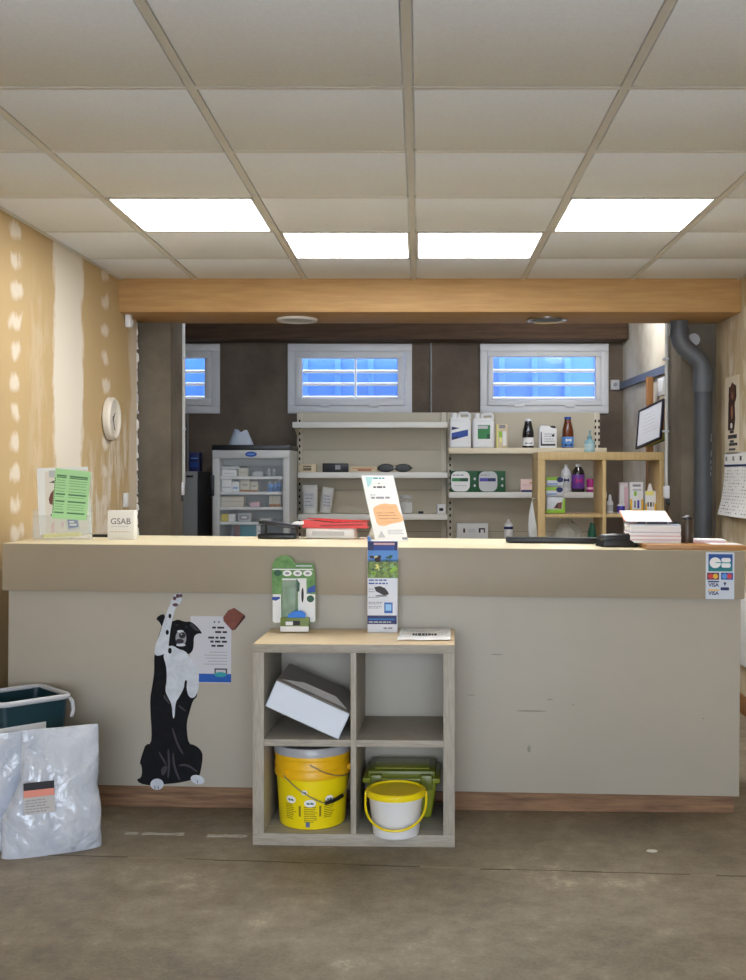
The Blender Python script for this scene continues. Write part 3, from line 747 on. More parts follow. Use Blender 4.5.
# tall blue and white carton
bxp = kl(383.2, 4.13)
bc = thing('tall_carton', 'tall narrow carton with blue bands and meadow picture on the cube shelf', 'carton', kp(bxp, .095, KH + .0004), (0, 0, CA))
S2 = 4.10 / F
def h(x, y): return ((360 + x / 9.8 - 383.2) * S2, (631.5 - (535 + y / 9.8)) * S2)
W0, W1 = h(78, 0)[0], h(372, 0)[0]; HB = h(0, 15)[1]
mb = MB(); mb.box(W0, W1, 0, .055, 0, h(0, 50)[1], mat('carton white', (226, 230, 240), .5), .001)
def hr(x0, y0, x1, y1, m_, k_=1):
    a, b_ = h(x0, y1), h(x1, y0); mb.prism(rect(a[0], a[1], b_[0], b_[1]), -.0004 * k_ - .0002, -.0004 * k_ + .0006, m_)
hr(80, 50, 372, 140, NAVY); hr(140, 95, 345, 140, BLUE, 2); hr(140, 66, 345, 86, PINK, 2)
hr(80, 140, 378, 250, SKYB); hr(80, 230, 378, 410, FLOWER)
rq = random.Random(5)
for q in range(9): mb.prism([h(*p_) for p_ in ell(rq.uniform(110, 200), rq.uniform(205, 330), rq.uniform(10, 26), rq.uniform(12, 26), 9, rq.random())], -.0016 - .0001 * q, -.0006, mat('print dark bush', (58, 36, 40), .6) if q % 3 else YELP)
for q in range(6): mb.prism([h(*p_) for p_ in ell(rq.uniform(265, 320), rq.uniform(195, 240), rq.uniform(8, 18), rq.uniform(8, 18), 9)], -.0016 - .0001 * q, -.0006, DGREEN)
for q in range(14):
    cx, cz = rq.uniform(110, 355), rq.uniform(290, 395); r = rq.uniform(12, 30)
    fl = []
    for i in range(20): a_ = 2 * PI * i / 20; k_ = r * (1 if i % 4 < 2 else .6); fl.append((cx + k_ * math.cos(a_), cz + k_ * math.sin(a_)))
    mb.prism([h(*p_) for p_ in fl], -.0014 - .0002 * q / 2, -.0004, (LIME, mat('print soft green', (150, 190, 130), .6), mat('print sage', (96, 134, 80), .6))[q % 3])
    if q % 2: mb.prism([h(*p_) for p_ in ell(cx, cz, r * .3, r * .3, 8)], -.0018 - .0002 * q / 2, -.0004, DARK)
for (yy, m_) in ((432, NAVY), (464, NAVY)): x0, z0 = h(90, yy); x1, _ = h(330, yy); words(mb, x0, x1, z0, .005, BLUE, 0)
mb.prism([h(*q) for q in ((145, 500), (200, 490), (250, 510), (275, 540), (290, 570), (240, 580), (200, 560), (160, 540))], -.0010, .0004, mat('print beetle', (40, 28, 34), .5))
mb.prism([h(*q) for q in ell(215, 585, 62, 10)], -.0008, .0004, GREYP)
for yy in (520, 545, 600, 650, 665, 690, 705): x0, z0 = h(88, yy); x1, _ = h(150 if yy < 600 else 225, yy); words(mb, x0, x1, z0, .003, GREYP, 0)
hr(243, 650, 325, 755, mat('print mid blue', (46, 104, 190), .5)); hr(255, 668, 313, 730, mat('print pale blue', (150, 200, 240), .5), 2)
hr(78, 778, 365, 862, NAVY); hr(90, 808, 345, 822, mat('print teal blue', (20, 110, 190), .5), 2)
for yy in (842,): x0, z0 = h(90, yy); x1, _ = h(320, yy); words(mb, x0, x1, z0, .004, LGREY, -.0004)
x0, z0 = h(235, 902); x1, _ = h(330, 902); words(mb, x0, x1, z0, .006, GREYP, 0)
mb.build('carton_body', bc)
mb = MB(); mb.prism([(W0, h(0, 52)[1]), (W0 + .012, h(0, 52)[1]), (W0 + .006, h(0, 5)[1]), (W0, h(0, 5)[1])], .002, .04, SKYB); mb.build('top_flap', bc)

# paper sheet on the shelf top
mb = MB(); x0, x1 = kl(398, 3.98), kl(450.5, 3.98)
yA, yB2 = -.10, .175
M_ = Matrix.Identity(4)
t = bmesh.new(); gr = []
for i in range(13):
    row = []
    for j in range(9):
        u_, v_ = i / 12, j / 8
        zz = .0015 + .003 * noise.noise((u_ * 4, v_ * 3, 2)) + .004 * (v_ > .9) + .003 * abs(math.sin(u_ * 7)) * (1 - v_)
        row.append(t.verts.new((x0 + (x1 - x0) * u_, yA + (yB2 - yA) * v_, max(.0008, zz))))
    gr.append(row)
for i in range(12):
    for j in range(8): t.faces.new((gr[i][j], gr[i + 1][j], gr[i + 1][j + 1], gr[i][j + 1]))
bmesh.ops.recalc_face_normals(t, faces=t.faces); bmesh.ops.solidify(t, geom=list(t.faces), thickness=-.0006); bmesh.ops.recalc_face_normals(t, faces=t.faces)
mb.merge(t, PAPER)
R_ = Matrix.Rotation(-PI / 2, 4, 'X')
mb.text('NOTICE', .05, DARK, 0, 0, 0, bold=.002, depth=.0003, M=Matrix.Translation((0, 0, -9))) if False else None
for (xa, xb, yy, hh) in ((.27, .70, .02, .05), (.06, .24, .045, .010), (.06, .5, .105, .012), (.75, .95, .06, .008)):
    x_ = x0 + (x1 - x0) * xa; e_ = x0 + (x1 - x0) * xb
    while x_ < e_:
        w_ = random.uniform(.006, .013); mb.box(x_, x_ + w_, yy - hh / 2, yy + hh / 2, .0052, .0056, DARK if hh > .02 else LGREY); x_ += w_ + .003
tag(mb.build('paper_sheet', None, kp(0, 0, KH + .0004), (0, 0, CA)), 'white paper sheet with dark heading lying on the cube shelf top', 'paper')

# ------------------------------------------------------------------ bags and bin at the left
BAGM = bpy.data.materials.new('milky bag plastic'); BAGM.use_nodes = True
k = NT(BAGM); b = k.n['Principled BSDF']
b.inputs['Base Color'].default_value = lin((206, 211, 222)); b.inputs['Roughness'].default_value = .13; b.inputs['Coat Weight'].default_value = .4
tc = k.add('ShaderNodeTexCoord'); n = k.add('ShaderNodeTexNoise', Scale=5.5, Detail=2.5, Distortion=1.3); k.link(tc.outputs['Object'], n.inputs['Vector'])
n2 = k.add('ShaderNodeTexNoise', Scale=20.0, Detail=2.0, Distortion=1.0); k.link(tc.outputs['Object'], n2.inputs['Vector'])
bp = k.add('ShaderNodeBump', Strength=.8, Distance=.035); k.link(k.math('ADD', n.outputs['Fac'], k.math('MULTIPLY', n2.outputs['Fac'], .3)), bp.inputs['Height']); k.link(bp.outputs[0], b.inputs['Normal'])
col = k.ramp(n.outputs['Fac'], [(.3, lin((186, 193, 207))), (.7, lin((216, 220, 228)))]); k.link(col, b.inputs['Base Color'])
def bag(name, label, loc, rz, w, th, hgt, seed, lean=0.0, topw=.92, left_in=0.0, label_at=None):
    t = bmesh.new(); nv, nu = 44, 72; rings = []
    def fz(v): return th * (.42 + .58 * math.sin(min(1, v * 2.6 + .35) * PI / 2)) * (1 - max(0, (v - .35) / .65)) ** .75 + .006
    def half(v, s):
        wv = w / 2 * (1.0 - .07 * math.exp(-((v - .5) / .12) ** 2) * (s > 0) - .05 * v)
        if s < 0: wv -= left_in * min(1, max(0, (v - .3) / .3))
        return wv
    for i in range(nv + 1):
        v = i / nv; z_ = hgt * v; ring = []
        for j in range(nu):
            a_ = 2 * PI * j / nu; c_, s_ = math.cos(a_), math.sin(a_)
            hx_ = half(v, c_)
            x_ = hx_ * math.copysign(abs(c_) ** .55, c_); y_ = fz(v) / 2 * math.copysign(abs(s_) ** .8, s_)
            nn = noise.noise((x_ * 9 + seed, z_ * 8, y_ * 5 + seed)) * .016 + noise.noise((x_ * 25 + seed, z_ * 20, seed)) * .007 + .010 * (1 - abs(noise.noise((x_ * 6 + z_ * 9 + seed, z_ * 3 - x_ * 5, seed)))) ** 6
            amp = min(1, v * 5) * (1 - .6 * v)
            zz = z_ + (.012 * noise.noise((x_ * 7 + seed, 3.1, 0)) - .03 * (x_ / w) * 0 ) * (v > .9)
            ring.append(t.verts.new((x_ + nn * .5 * amp, y_ + nn * amp * (1 if s_ < 0 else .6) + lean * v * v, zz)))
        rings.append(ring)
    for a_, b_ in zip(rings, rings[1:]):
        for j in range(nu): t.faces.new((a_[j], a_[(j + 1) % nu], b_[(j + 1) % nu], b_[j]))
    t.faces.new(rings[0]); t.faces.new(rings[-1]); bmesh.ops.recalc_face_normals(t, faces=t.faces)
    root = thing(name, label, 'plastic bag', loc, (0, 0, rz), group='milky plastic bags by the counter')
    mb = MB(); mb.merge(t, BAGM); mb.build('bag_body', root)
    if label_at:
        x0_, x1_, z0_, z1_ = label_at; mb = MB(); zz = (z0_ + z1_) / 2
        y_ = -fz(zz / hgt) / 2 * 1.04 + lean * (zz / hgt) ** 2 - .006
        dv = (-fz(z1_ / hgt) + fz(z0_ / hgt)) / 2 + lean * ((z1_ / hgt) ** 2 - (z0_ / hgt) ** 2)
        M_ = Matrix.Translation((0, y_, zz)) @ Matrix.Rotation(-math.atan2(dv, z1_ - z0_), 4, 'X') @ Matrix.Translation((0, 0, -zz)) @ Matrix.Rotation(math.radians(0), 4, 'Y')
        mb.prism(rect(x0_, z0_, x1_, z1_), -.0008, .012, mat('label grey', (186, 182, 180), .5), M_)
        hgt_ = z1_ - z0_
        mb.prism(rect(x0_, z1_ - .24 * hgt_, x1_, z1_), -.0014, 0, DARK, M_); mb.prism(rect(x0_, z1_ - .46 * hgt_, x1_, z1_ - .24 * hgt_), -.0014, 0, mat('label coral', (222, 138, 118), .5), M_)
        for q in range(5): words(mb, x0_ + .006, x1_ - .01, z1_ - hgt_ * (.56 + .09 * q), .004, GREYP, -.0008, M_)
        mb.build('bag_label', root)
bag('plastic_bag', 'full milky plastic bag with a dark and coral label, in front', (-1.280, 3.778, .0), math.radians(24), .335, .125, .415, 1.3, lean=.05, left_in=.06, label_at=(-.098, .002, .15, .255))
bag('plastic_bag', 'milky plastic bag at the left frame edge, behind the labelled bag', (-1.53, 3.77, .0), math.radians(22), .29, .06, .40, 7.7, lean=.01)
TEALD = mat('dark teal plastic', (20, 58, 68), .4, var=.15, vscale=5); RIMW = mat('grey white rim', (196, 198, 204), .4)
bn = thing('waste_bin', 'dark teal bin with grey-white rim behind the plastic bags', 'bin', (-1.485, 4.035, 0), (0, 0, math.radians(43)))
mb = MB(); t = bmesh.new()
def loop(r, z_, rad=.03): return [t.verts.new((x, y, z_)) for x, y in rrect(-r, -r, r, r, rad)]
rs = [loop(.105, 0), loop(.130, .485), loop(.126, .485), loop(.102, .01)]
for a_, b_ in zip(rs, rs[1:]):
    n_ = len(a_)
    for i in range(n_): t.faces.new((a_[i], a_[(i + 1) % n_], b_[(i + 1) % n_], b_[i]))
t.faces.new(rs[0]); t.faces.new(rs[-1]); bmesh.ops.recalc_face_normals(t, faces=t.faces); mb.merge(t, TEALD); mb.build('bin_body', bn)
mb = MB(); rp = [(x, y, .487) for x, y in rrect(-.134, -.134, .134, .134, .035)]; mb.tube(rp + rp[:2], .010, RIMW, 10)
mb.build('rim', bn)
mb = MB(); mb.tube([(.134, -.10, .487), (.150, -.11, .46), (.150, -.12, .43), (.140, -.122, .405)], .007, RIMW, 8)
mb.build('rim_tab', bn)
mb = MB(); M_ = Matrix.Translation((0, -.1255, .37)) @ Matrix.Rotation(math.radians(2.95), 4, 'X'); mb.prism(rect(-.13, -.09, .04, .035), -.0025, -.0005, PAPER, M_); mb.build('paper_label', bn)

# tape scraps and paint spot on the floor
def floor_pt(px, py): Y = CAMH * F / (py - CY); return wx(px, Y), Y
TAPE = mat('worn white tape', (206, 204, 198), .8, rgb2=(170, 162, 148), vscale=30)
for (xa, xb, py, lab, mt) in ((125, 138, 833.5, 'short scrap of worn white tape left of the longer strip', TAPE), (142, 184, 834, 'long worn white tape strip on the floor below the dog cutout', TAPE), (207, 247, 836, 'worn white tape strip on the floor beside the cube shelf', TAPE)):
    x0, y0 = floor_pt(xa, py); x1, _ = floor_pt(xb, py); n_ = max(4, int((x1 - x0) / .02)); mb = MB()
    top = [(x0 + (x1 - x0) * i / n_, .013 + random.uniform(-.006, .004)) for i in range(n_ + 1)]; bot = [(x0 + (x1 - x0) * i / n_, -.013 + random.uniform(-.004, .006)) for i in range(n_ + 1)][::-1]
    cx_ = (x0 + x1) / 2
    mb.prism([(x - cx_, y) for x, y in top + bot], -.0007, 0, mt, Matrix.Rotation(-PI / 2, 4, 'X') @ Matrix.Translation((0, 0.0007 - .0007, 0)))
    tag(mb.build('tape_strip', None, (cx_, y0, .0001), (0, 0, -.03)), lab, 'tape', 'tape remains on the floor')
x0, y0 = floor_pt(652, 851); mb = MB()
mb.lathe([(.020, 0), (.019, .0012), (0, .0018)], mat('dried white paint', (222, 222, 214), .6), 11, Matrix.Diagonal((1, .75, 1, 1)))
tag(mb.build('paint_blob', None, (x0, y0, .0001)), 'small dried white blob on the floor right of the cube shelf', 'blob')

# ------------------------------------------------------------------ generic packs and bottles
def carton(name, label, cat, px0, px1, pyt, zb, Yf, depth, base, prints=(), group=None, rz=0.0, bevel=.0015, parts=None):
    w, hgt = (px1 - px0) * Yf / F, wz(pyt, Yf) - zb
    loc = (wx((px0 + px1) / 2, Yf), Yf + depth / 2, zb + .0006)
    mb = MB(); mb.box(-w / 2, w / 2, -depth / 2, depth / 2, 0, hgt, base, min(bevel, w * .1, hgt * .1))
    for q, (x0, z0, x1, z1, m_) in enumerate(prints):
        y = -depth / 2 - .0003 - .0002 * q
        mb.prism(rect(-w / 2 + x0 * w, z0 * hgt, -w / 2 + x1 * w, z1 * hgt), y - .0002, -depth / 2 + .0002, m_)
    o = mb.build(name, None, loc, (0, 0, rz)); return tag(o, label, cat, group)

def bottle(name, label, cat, px0, px1, pyt, zb, Yc, prof, mbody, cap=None, mcap=None, lab=None, mlab=None, group=None, lab2=None):
    """prof and cap: (radius fraction, height fraction) pairs; lab: (z0, z1) band that carries the label"""
    R = (px1 - px0) * Yc / F / 2; H = wz(pyt, Yc) - zb
    root = thing(name, label, cat, (wx((px0 + px1) / 2, Yc), Yc, zb + .0006), group=group)
    mb = MB(); mb.lathe([(r * R, z * H) for r, z in prof], mbody, 28); mb.build('bottle_body', root)
    if cap: mb = MB(); mb.lathe([(r * R, z * H) for r, z in cap], mcap, 20); mb.build('cap', root)
    if lab:
        mb = MB(); r0 = R * 1.012; mb.lathe([(r0 * .995, lab[0] * H), (r0, lab[0] * H + .001), (r0, lab[1] * H - .001), (r0 * .995, lab[1] * H)], mlab, 28)
        if lab2: 
            for (a_, z0, z1, m_) in lab2: mb.patch(rect(-a_, z0 * H, a_, z1 * H), lambda z: r0, m_, .0008)
        mb.build('bottle_label', root)
    return root

# ------------------------------------------------------------------ things on the counter
# leaflet holder, left
YH = 4.50
hz = ctop(lx_of(65, YH), .25)
lh = thing('leaflet_holder', 'clear leaflet holder with a white brochure on the left of the counter', 'leaflet holder', hz + Vector((0, 0, .0004)), (0, 0, math.radians(4)))
S3 = YH / F
def q3(x, y): return ((30 + x / 10.657 - 65) * S3, (538.8 - (460 + y / 10.657)) * S3)
mb = MB(); a_, b_ = q3(55, 830), q3(640, 560)
mb.box(a_[0], b_[0], .03, .032, 0, q3(0, 140)[1], FILM); mb.box(a_[0], b_[0], -.030, .03, 0, .002, FILM); mb.box(a_[0], b_[0], -.030, -.028, 0, .10, FILM)
mb.box(a_[0], a_[0] + .002, -.03, .03, 0, .12, FILM); mb.box(b_[0] - .002, b_[0], -.03, .03, 0, .12, FILM)
mb.build('clear_holder', lh)
R6 = Matrix.Rotation(math.radians(-3), 4, 'X')
mb = MB(); y = .012
def pr(poly, m_, k_): mb.prism([q3(*q) for q in poly], y - .0006 * k_, y - .0006 * k_ + .0007, m_)
pr(((62, 90), (600, 75), (640, 790), (100, 800)), PAPER, 0)
pr(((150, 130), (600, 110), (600, 780), (160, 790)), mat('brochure cream', (232, 224, 216), .6), 1)
pr(((190, 115), (290, 115), (290, 190), (195, 190)), LGREY, 2)
pr(((192, 245), (270, 215), (300, 230), (290, 250)), DARK, 2)
pr(((190, 420), (210, 360), (260, 300), (320, 320), (320, 480), (250, 495), (200, 470)), BROWN, 2)
pr(((205, 590), (260, 560), (285, 580), (260, 605), (235, 615)), DARK, 2); pr(((215, 690), (250, 660), (250, 760), (220, 790)), PINK, 2); pr(((320, 670), (350, 660), (345, 720), (322, 730)), PINK, 2)
pr(((370, 640), (500, 640), (520, 745), (390, 765)), LGREY, 2); pr(((385, 632), (490, 628), (503, 722), (400, 738)), mat('brochure blue', (70, 100, 170), .6), 3)
words(mb, *[q3(405, 0)[0], q3(490, 0)[0]], q3(0, 665)[1], .007, PAPER, y - .0018); words(mb, *[q3(410, 0)[0], q3(495, 0)[0]], q3(0, 695)[1], .007, PAPER, y - .0018)
o = mb.build('brochure_print', None); bpy.data.objects.remove(o) if False else None
tag(o, 'white brochure with a brown animal picture and blue badge in the clear holder', 'brochure'); o.location = hz + Vector((0, 0, .003)); o.rotation_euler = (0, 0, math.radians(4))
mb = MB(); mb.prism([q3(*q) for q in ((155, 835), (160, 795), (535, 778), (540, 815))], -.027, .004, YELP)
o = mb.build('yellow_card', None, hz + Vector((0, 0, .0045)), (0, 0, math.radians(4))); tag(o, 'narrow pale yellow leaflet edge at the foot of the clear holder', 'leaflet')
mb = MB(); cpoly = [q3(*q) for q in ((290, 85), (660, 125), (610, 640), (250, 615))]
mb.prism(cpoly, -.0335, -.0325, MINT)
def gl(u, v):   # position inside the card
    (x0, z0), (x1, z1), (x2, z2), (x3, z3) = cpoly
    xt, zt = x0 + (x1 - x0) * u, z0 + (z1 - z0) * u; xb, zb_ = x3 + (x2 - x3) * u, z3 + (z2 - z3) * u
    return (xt + (xb - xt) * v, zt + (zb_ - zt) * v)
for v, hh in ((.12, .03), (.16, .02), (.22, .012), (.27, .012), (.32, .012), (.38, .012), (.44, .012), (.49, .03), (.55, .012), (.63, .03), (.70, .012), (.75, .012), (.80, .012), (.86, .03)):
    for u0, u1 in ((.06, .34), (.42, .94)):
        mb.prism([gl(u0, v), gl(u1 - random.random() * .1 * (hh < .02), v), gl(u1 - .02, v + hh), gl(u0, v + hh)], -.0339, -.0334, MINTD if hh < .02 else mat('mint card dark print', (86, 132, 92), .8))
for q in range(16): mb.prism(ell(*gl(.02, .2 + q * .045), .002, .003, 8), -.0339, -.0334, DARK)
o = mb.build('mint_card', None, hz + Vector((0, 0, .0006)), (0, 0, math.radians(4))); tag(o, 'mint green printed list card leaning on the clear leaflet holder', 'card')
# GSAB box
YG = 4.52; gpos = ctop(lx_of(122.3, YG), .25)
mb = MB(); S4 = YG / F; w_ = 26.5 * S4; hh = 29 * S4
mb.box(-w_ / 2, w_ / 2, 0, .05, 0, hh, mat('white box card', (232, 230, 224), .6), .001)
mb.text('GSAB', .035, mat('box letter grey', (130, 130, 130), .7), 0, hh * .62, -.0008, bold=.0004)
words(mb, -w_ * .36, w_ * .4, hh * .45, .004, LGREY, 0); words(mb, -w_ * .40, w_ * .46, hh * .27, .0035, mat('box beige line', (206, 190, 160), .7), 0)
tag(mb.build('printed_box', None, gpos, (0, 0, math.radians(-2))), 'small white box lettered GSAB on the left of the counter', 'box')
mb = MB(); mb.box(-.05, .05, -.02, .02, 0, .012, BLACK, .003); tag(mb.build('black_card_tray', None, ctop(lx_of(104, 4.66), .42), CROT), 'small black object lying between the leaflet holder and white box', 'tray')

# tilted display card
th = math.radians(28); wv, Lc = .150, .306
bl = ctop(lx_of(375.5, 4.45), .235)
ev = Vector((math.cos(th), math.sin(th), 0)); nh = Vector((-math.sin(th), math.cos(th), 0)); sl = .135
uv = (nh * sl + Vector((0, 0, .263))).normalized(); nv_ = ev.cross(uv)
Mx = Matrix((ev, -nv_ * -1 if False else nh * 0 + uv.cross(ev), uv)).transposed()
T = Matrix.Translation(bl + Vector((0, 0, .001))) @ Mx.to_4x4()
dc = thing('display_card', 'tilted white display card with a peach patch standing on the counter', 'display card', T.translation, T.to_euler())
mb = MB(); mb.prism(rect(0, 0, wv, Lc), -.003, 0, PAPER)
def cc(x, y): # from the photo's slanted card to its face, 0..1
    v = (870 - y) / 800.0; xl = 60 + (1 - v) * 170; return ((x - xl) / 405 * wv, v * Lc)
def cp(poly, m_, k_=1): mb.prism([cc(*q) for q in poly], -.003 - .0004 * k_, -.0028, m_)
blob = [(200, 460), (330, 410), (430, 430), (500, 420), (520, 500), (560, 560), (590, 640), (440, 655), (340, 690), (250, 670), (230, 590), (210, 520)]
cp(chaikin(chaikin(blob)), ORANGE); cp(((110, 90), (200, 90), (180, 180), (140, 220)), mat('print mint blue', (178, 222, 222), .7)); cp(((260, 820), (300, 740), (350, 820)), LGREY)
for (y, xa, xb, m_, hh) in ((105, 205, 410, TEAL, .006), (170, 270, 300, GREYP, .005), (215, 210, 370, DARK, .007), (310, 170, 250, LGREY, .006), (345, 180, 460, GREYP, .009), (470, 210, 470, BROWN, .003), (530, 240, 500, BROWN, .003), (560, 260, 520, BROWN, .003), (600, 270, 540, BROWN, .003), (640, 280, 500, BROWN, .003), (740, 380, 570, LGREY, .004), (760, 380, 580, LGREY, .004), (780, 390, 590, LGREY, .004), (840, 560, 630, GREYP, .01)):
    x0, z0 = cc(xa, y); x1, _ = cc(xb, y); words(mb, x0, x1, z0, hh, m_, -.003)
mb.build('printed_face', dc)
mb = MB(); p0 = Vector((wv / 2, .007, Lc * .55)); lb = T.inverted() @ (T @ Vector((wv / 2, 0, .0)) + nh * .20)
ll_ = (p0 - lb).length * .985
mb.prism([(-.02, 0), (.02, 0), (.012, ll_), (-.012, ll_)], -.0008, .0008, LGREY, Matrix.Translation(lb) @ Matrix.Rotation(0, 4, 'Z') @ ((p0 - lb).to_track_quat('Z', 'Y').to_matrix().to_4x4()) @ Matrix.Rotation(PI / 2 * 0, 4, 'Z'))
mb.build('easel_leg', dc)

# left clutter at the back of the countertop
pr_l = ctop(lx_of(330.5, 4.66), .43, .0008)
mb = MB(); S5 = 4.66 / F
mb.box(-24.5 * S5, 24.5 * S5, 0, .12, 0, .046, PLASTIC, .008); mb.box(-18 * S5, 14 * S5, -.001, .002, .014, .032, LGREY)
tag(mb.build('receipt_printer', None, pr_l, CROT), 'low white device with rounded edges under the red folder', 'printer')
mb = MB(); z0 = .05
mb.prism([(-28 * S5, .0), (-27 * S5, .036), (0, .022), (37 * S5, .026), (37 * S5, .0), (0, .001)], -.006, -.003, RED); mb.prism([(-27 * S5, .034), (-27 * S5, .0375), (37 * S5, .0275), (37 * S5, .024), (0, .020)], .11, .113, RED)
mb.box(-28 * S5, 37 * S5, -.006, .113, -.001, .0025, RED, .001); mb.prism([(-10 * S5, .006), (33 * S5, .012), (33 * S5, .018), (-10 * S5, .012)], -.0066, -.004, mat('red folder dark', (150, 24, 26), .5))
tag(mb.build('red_folder', None, pr_l + Vector((0, .0, .0475)), CROT), 'open red folder lying on the low white device', 'folder')
mb = MB(); mb.box(-.085, .075, -.06, .06, 0, .02, BLACK, .004); mb.box(-.085, .075, -.05, .06, 0, .012, BLACK, .003, M=Matrix.Translation((-.0, 0, .052)) @ Matrix.Rotation(math.radians(8), 4, 'Y')); mb.box(-.08, -.06, -.02, .03, .012, .055, BLACK); mb.box(.05, .07, -.02, .03, .012, .04, BLACK)
tag(mb.build('letter_tray', None, ctop(lx_of(281, 4.7), .44, .0008), CROT), 'two-level black tray on the counter left of the red folder', 'tray')
mb = MB(); mb.prism([(-.022, 0), (.03, 0), (.03, .014), (-.012, .010)], -.03, .03, PLASTIC); 
tag(mb.build('white_notepad', None, ctop(lx_of(299, 4.72), .44, .062), CROT), 'small white pad on the black tray beside the red folder', 'pad')

# black bar and card terminal
mb = MB(); S6 = 4.5 / F; L0 = 46 * S6
mb.box(-L0, L0, -.03, .03, .002, .024, BLACK, .004); mb.box(-L0 + .01, L0 - .02, -.026, .026, 0, .003, DARK); mb.box(L0 - .02, L0 + .012, -.012, .014, .006, .02, PLASTIC, .004)
tag(mb.build('black_bar', None, ctop(lx_of(551, 4.55), .31), CROT), 'long flat black bar with white end tip lying on the counter', 'bar')
pt = thing('card_terminal', 'black card payment terminal in its cradle on the counter', 'card terminal', ctop(lx_of(617, 4.3), .13, .001), (0, CTILT, math.radians(8)))
mb = MB(); mb.prism([(-.072, 0), (.072, 0), (.070, .022), (.02, .034), (-.066, .026)], -.05, .05, BLACK, bevel=.006); mb.build('cradle', pt)
mb = MB(); mb.box(-.066, .058, -.036, .036, .0, .024, mat('dark grey plastic', (40, 40, 44), .35), .008, M=Matrix.Translation((0, 0, .024)) @ Matrix.Rotation(math.radians(-4), 4, 'Y'))
mb.box(.005, .05, -.026, .026, .024, .026, mat('screen glass', (14, 16, 20), .1), M=Matrix.Translation((0, 0, .024)) @ Matrix.Rotation(math.radians(-4), 4, 'Y'))
for i in range(3):
    for j in range(4): mb.box(-.054 + j * .013, -.045 + j * .013, -.022 + i * .016, -.010 + i * .016, .024, .0265, LGREY, M=Matrix.Translation((0, 0, .024)) @ Matrix.Rotation(math.radians(-4), 4, 'Y'))
mb.build('handset', pt)

# stack of printed pads on the wooden board
BT = TOPZ + .0175
S7 = 4.25 / F; sx0 = lx_of(656.5, 4.25)
edge_cols = [PAPER, PINK, mat('pad lilac', (206, 196, 216), .7), PAPER, mat('pad pale blue', (188, 200, 220), .7)]
place = ['bottom pad of the stack on the wooden board', 'second pad from the bottom of the stack', 'middle pad of the stack on the wooden board', 'fourth pad from the bottom of the stack', 'top pad of the stack, under the tilted lid']
cols_ = ['white', 'pink-edged', 'lilac-edged', 'white and pink', 'pale blue']
for i in range(5):
    mb = MB(); ox = random.uniform(-.003, .003)
    mb.box(-25 * S7 + ox, 25.5 * S7 + ox, 0, .15, 0, .0105, PAPER, .0012); mb.box(-25 * S7 + ox, 25.5 * S7 + ox, -.0006, .15, .0105, .0142, edge_cols[i] if i else PINK)
    tag(mb.build('paper_pad', None, ctop(sx0, .09, .0175 + .0004 + i * .0147), CROT), cols_[i] + ' ' + place[i], 'paper pad', 'paper pads stacked on the wooden board')
mb = MB()
CORAL = mat('coral cover edge', (226, 140, 110), .6)
Tl = Matrix.Rotation(math.radians(14), 4, 'X')
mb.box(-31 * S7, 17 * S7, 0, .15, 0, .004, CORAL, .001, M=Tl); mb.box(-30 * S7, 16.4 * S7, -.0007, .149, .0005, .0046, PAPER, M=Tl)
for (a_, b_) in ((-18, -10), (-8, 12), (14, 22)): mb.box(a_ * S7, b_ * S7, -.0014, .004, -.006, .001, DARK)
tag(mb.build('open_pad_cover', None, ctop(sx0, .105, .0175 + 5 * .0147 + .0085), CROT), 'tilted white form with coral edge on top of the pad stack', 'paper')
# dark canister
cn = thing('dark_canister', 'dark brown cylindrical canister standing beside the pad stack', 'canister', ctop(lx_of(689.7, 4.26), .14, .0178), CROT)
DBR = mat('dark brown metal', (70, 58, 46), .4)
mb = MB(); R_ = 6.3 * S7; mb.lathe([(R_ * .95, 0), (R_, .003), (R_, .088), (R_ * .92, .092)], DBR, 24); mb.build('canister_body', cn)
mb = MB(); mb.lathe([(R_ * .9, .091), (R_ * .9, .100), (R_ * .7, .105), (0, .105)], BLACK, 24); mb.lathe([(R_ * .4, .104), (R_ * .3, .108), (0, .109)], LGREY, 14); mb.build('canister_lid', cn)
for i, (px0_, px1_, ly, m_, lab, dz, rz_) in enumerate(((697, 728, .17, PINK, 'pink-edged sheets lying on the wooden board right of the canister', 0, -.12), (707, 738, .07, PAPER, 'white sheet at the front right of the wooden board', .0, .05), (700, 730, .185, PAPER, 'white sheets lying over the pink-edged sheets', .0066, -.05))):
    mb = MB(); Y = 4.25; w_ = (px1_ - px0_) * Y / F / 2
    mb.box(-w_, w_, -.05, .06, 0, .006 if i != 1 else .002, m_, .0008)
    tag(mb.build('loose_sheets', None, ctop(lx_of((px0_ + px1_) / 2, Y), ly, .0179 + dz), (CROT[0], CROT[1], CROT[2] + rz_)), lab, 'paper', 'loose sheets on the wooden board')

# ------------------------------------------------------------------ left wall fittings
def wallrot(): return math.atan2(.0256, 1)   # the wall leans in by this much
Yc = 5.80
ck = thing('wall_clock', 'round white wall clock on the plastered left wall', 'clock', (wallL(Yc) + .001, Yc, wz(418.5, Yc)), (0, PI / 2, 0))
mb = MB(); mb.lathe([(.108, 0), (.114, .006), (.114, .03), (.104, .042), (.092, .036), (.090, .028)], mat('clock ivory', (226, 218, 204), .4), 44); mb.build('rim', ck)
mb = MB(); mb.lathe([(.0905, .012), (.0905, .026), (0, .0262)], mat('clock dial', (190, 196, 204), .5), 40)
for i in range(12):
    a_ = i * PI / 6; mb.box(.070, .082, -.003, .003, .026, .0275, DARK, M=Matrix.Rotation(a_, 4, 'Z'))
mb.build('dial', ck)
for nm, ln, a_ in (('hour_hand', .045, 2.3), ('minute_hand', .068, .4)):
    mb = MB(); mb.box(-.012, ln, -.0035, .0035, .028, .030, BLACK, M=Matrix.Rotation(a_, 4, 'Z')); mb.build(nm, ck)
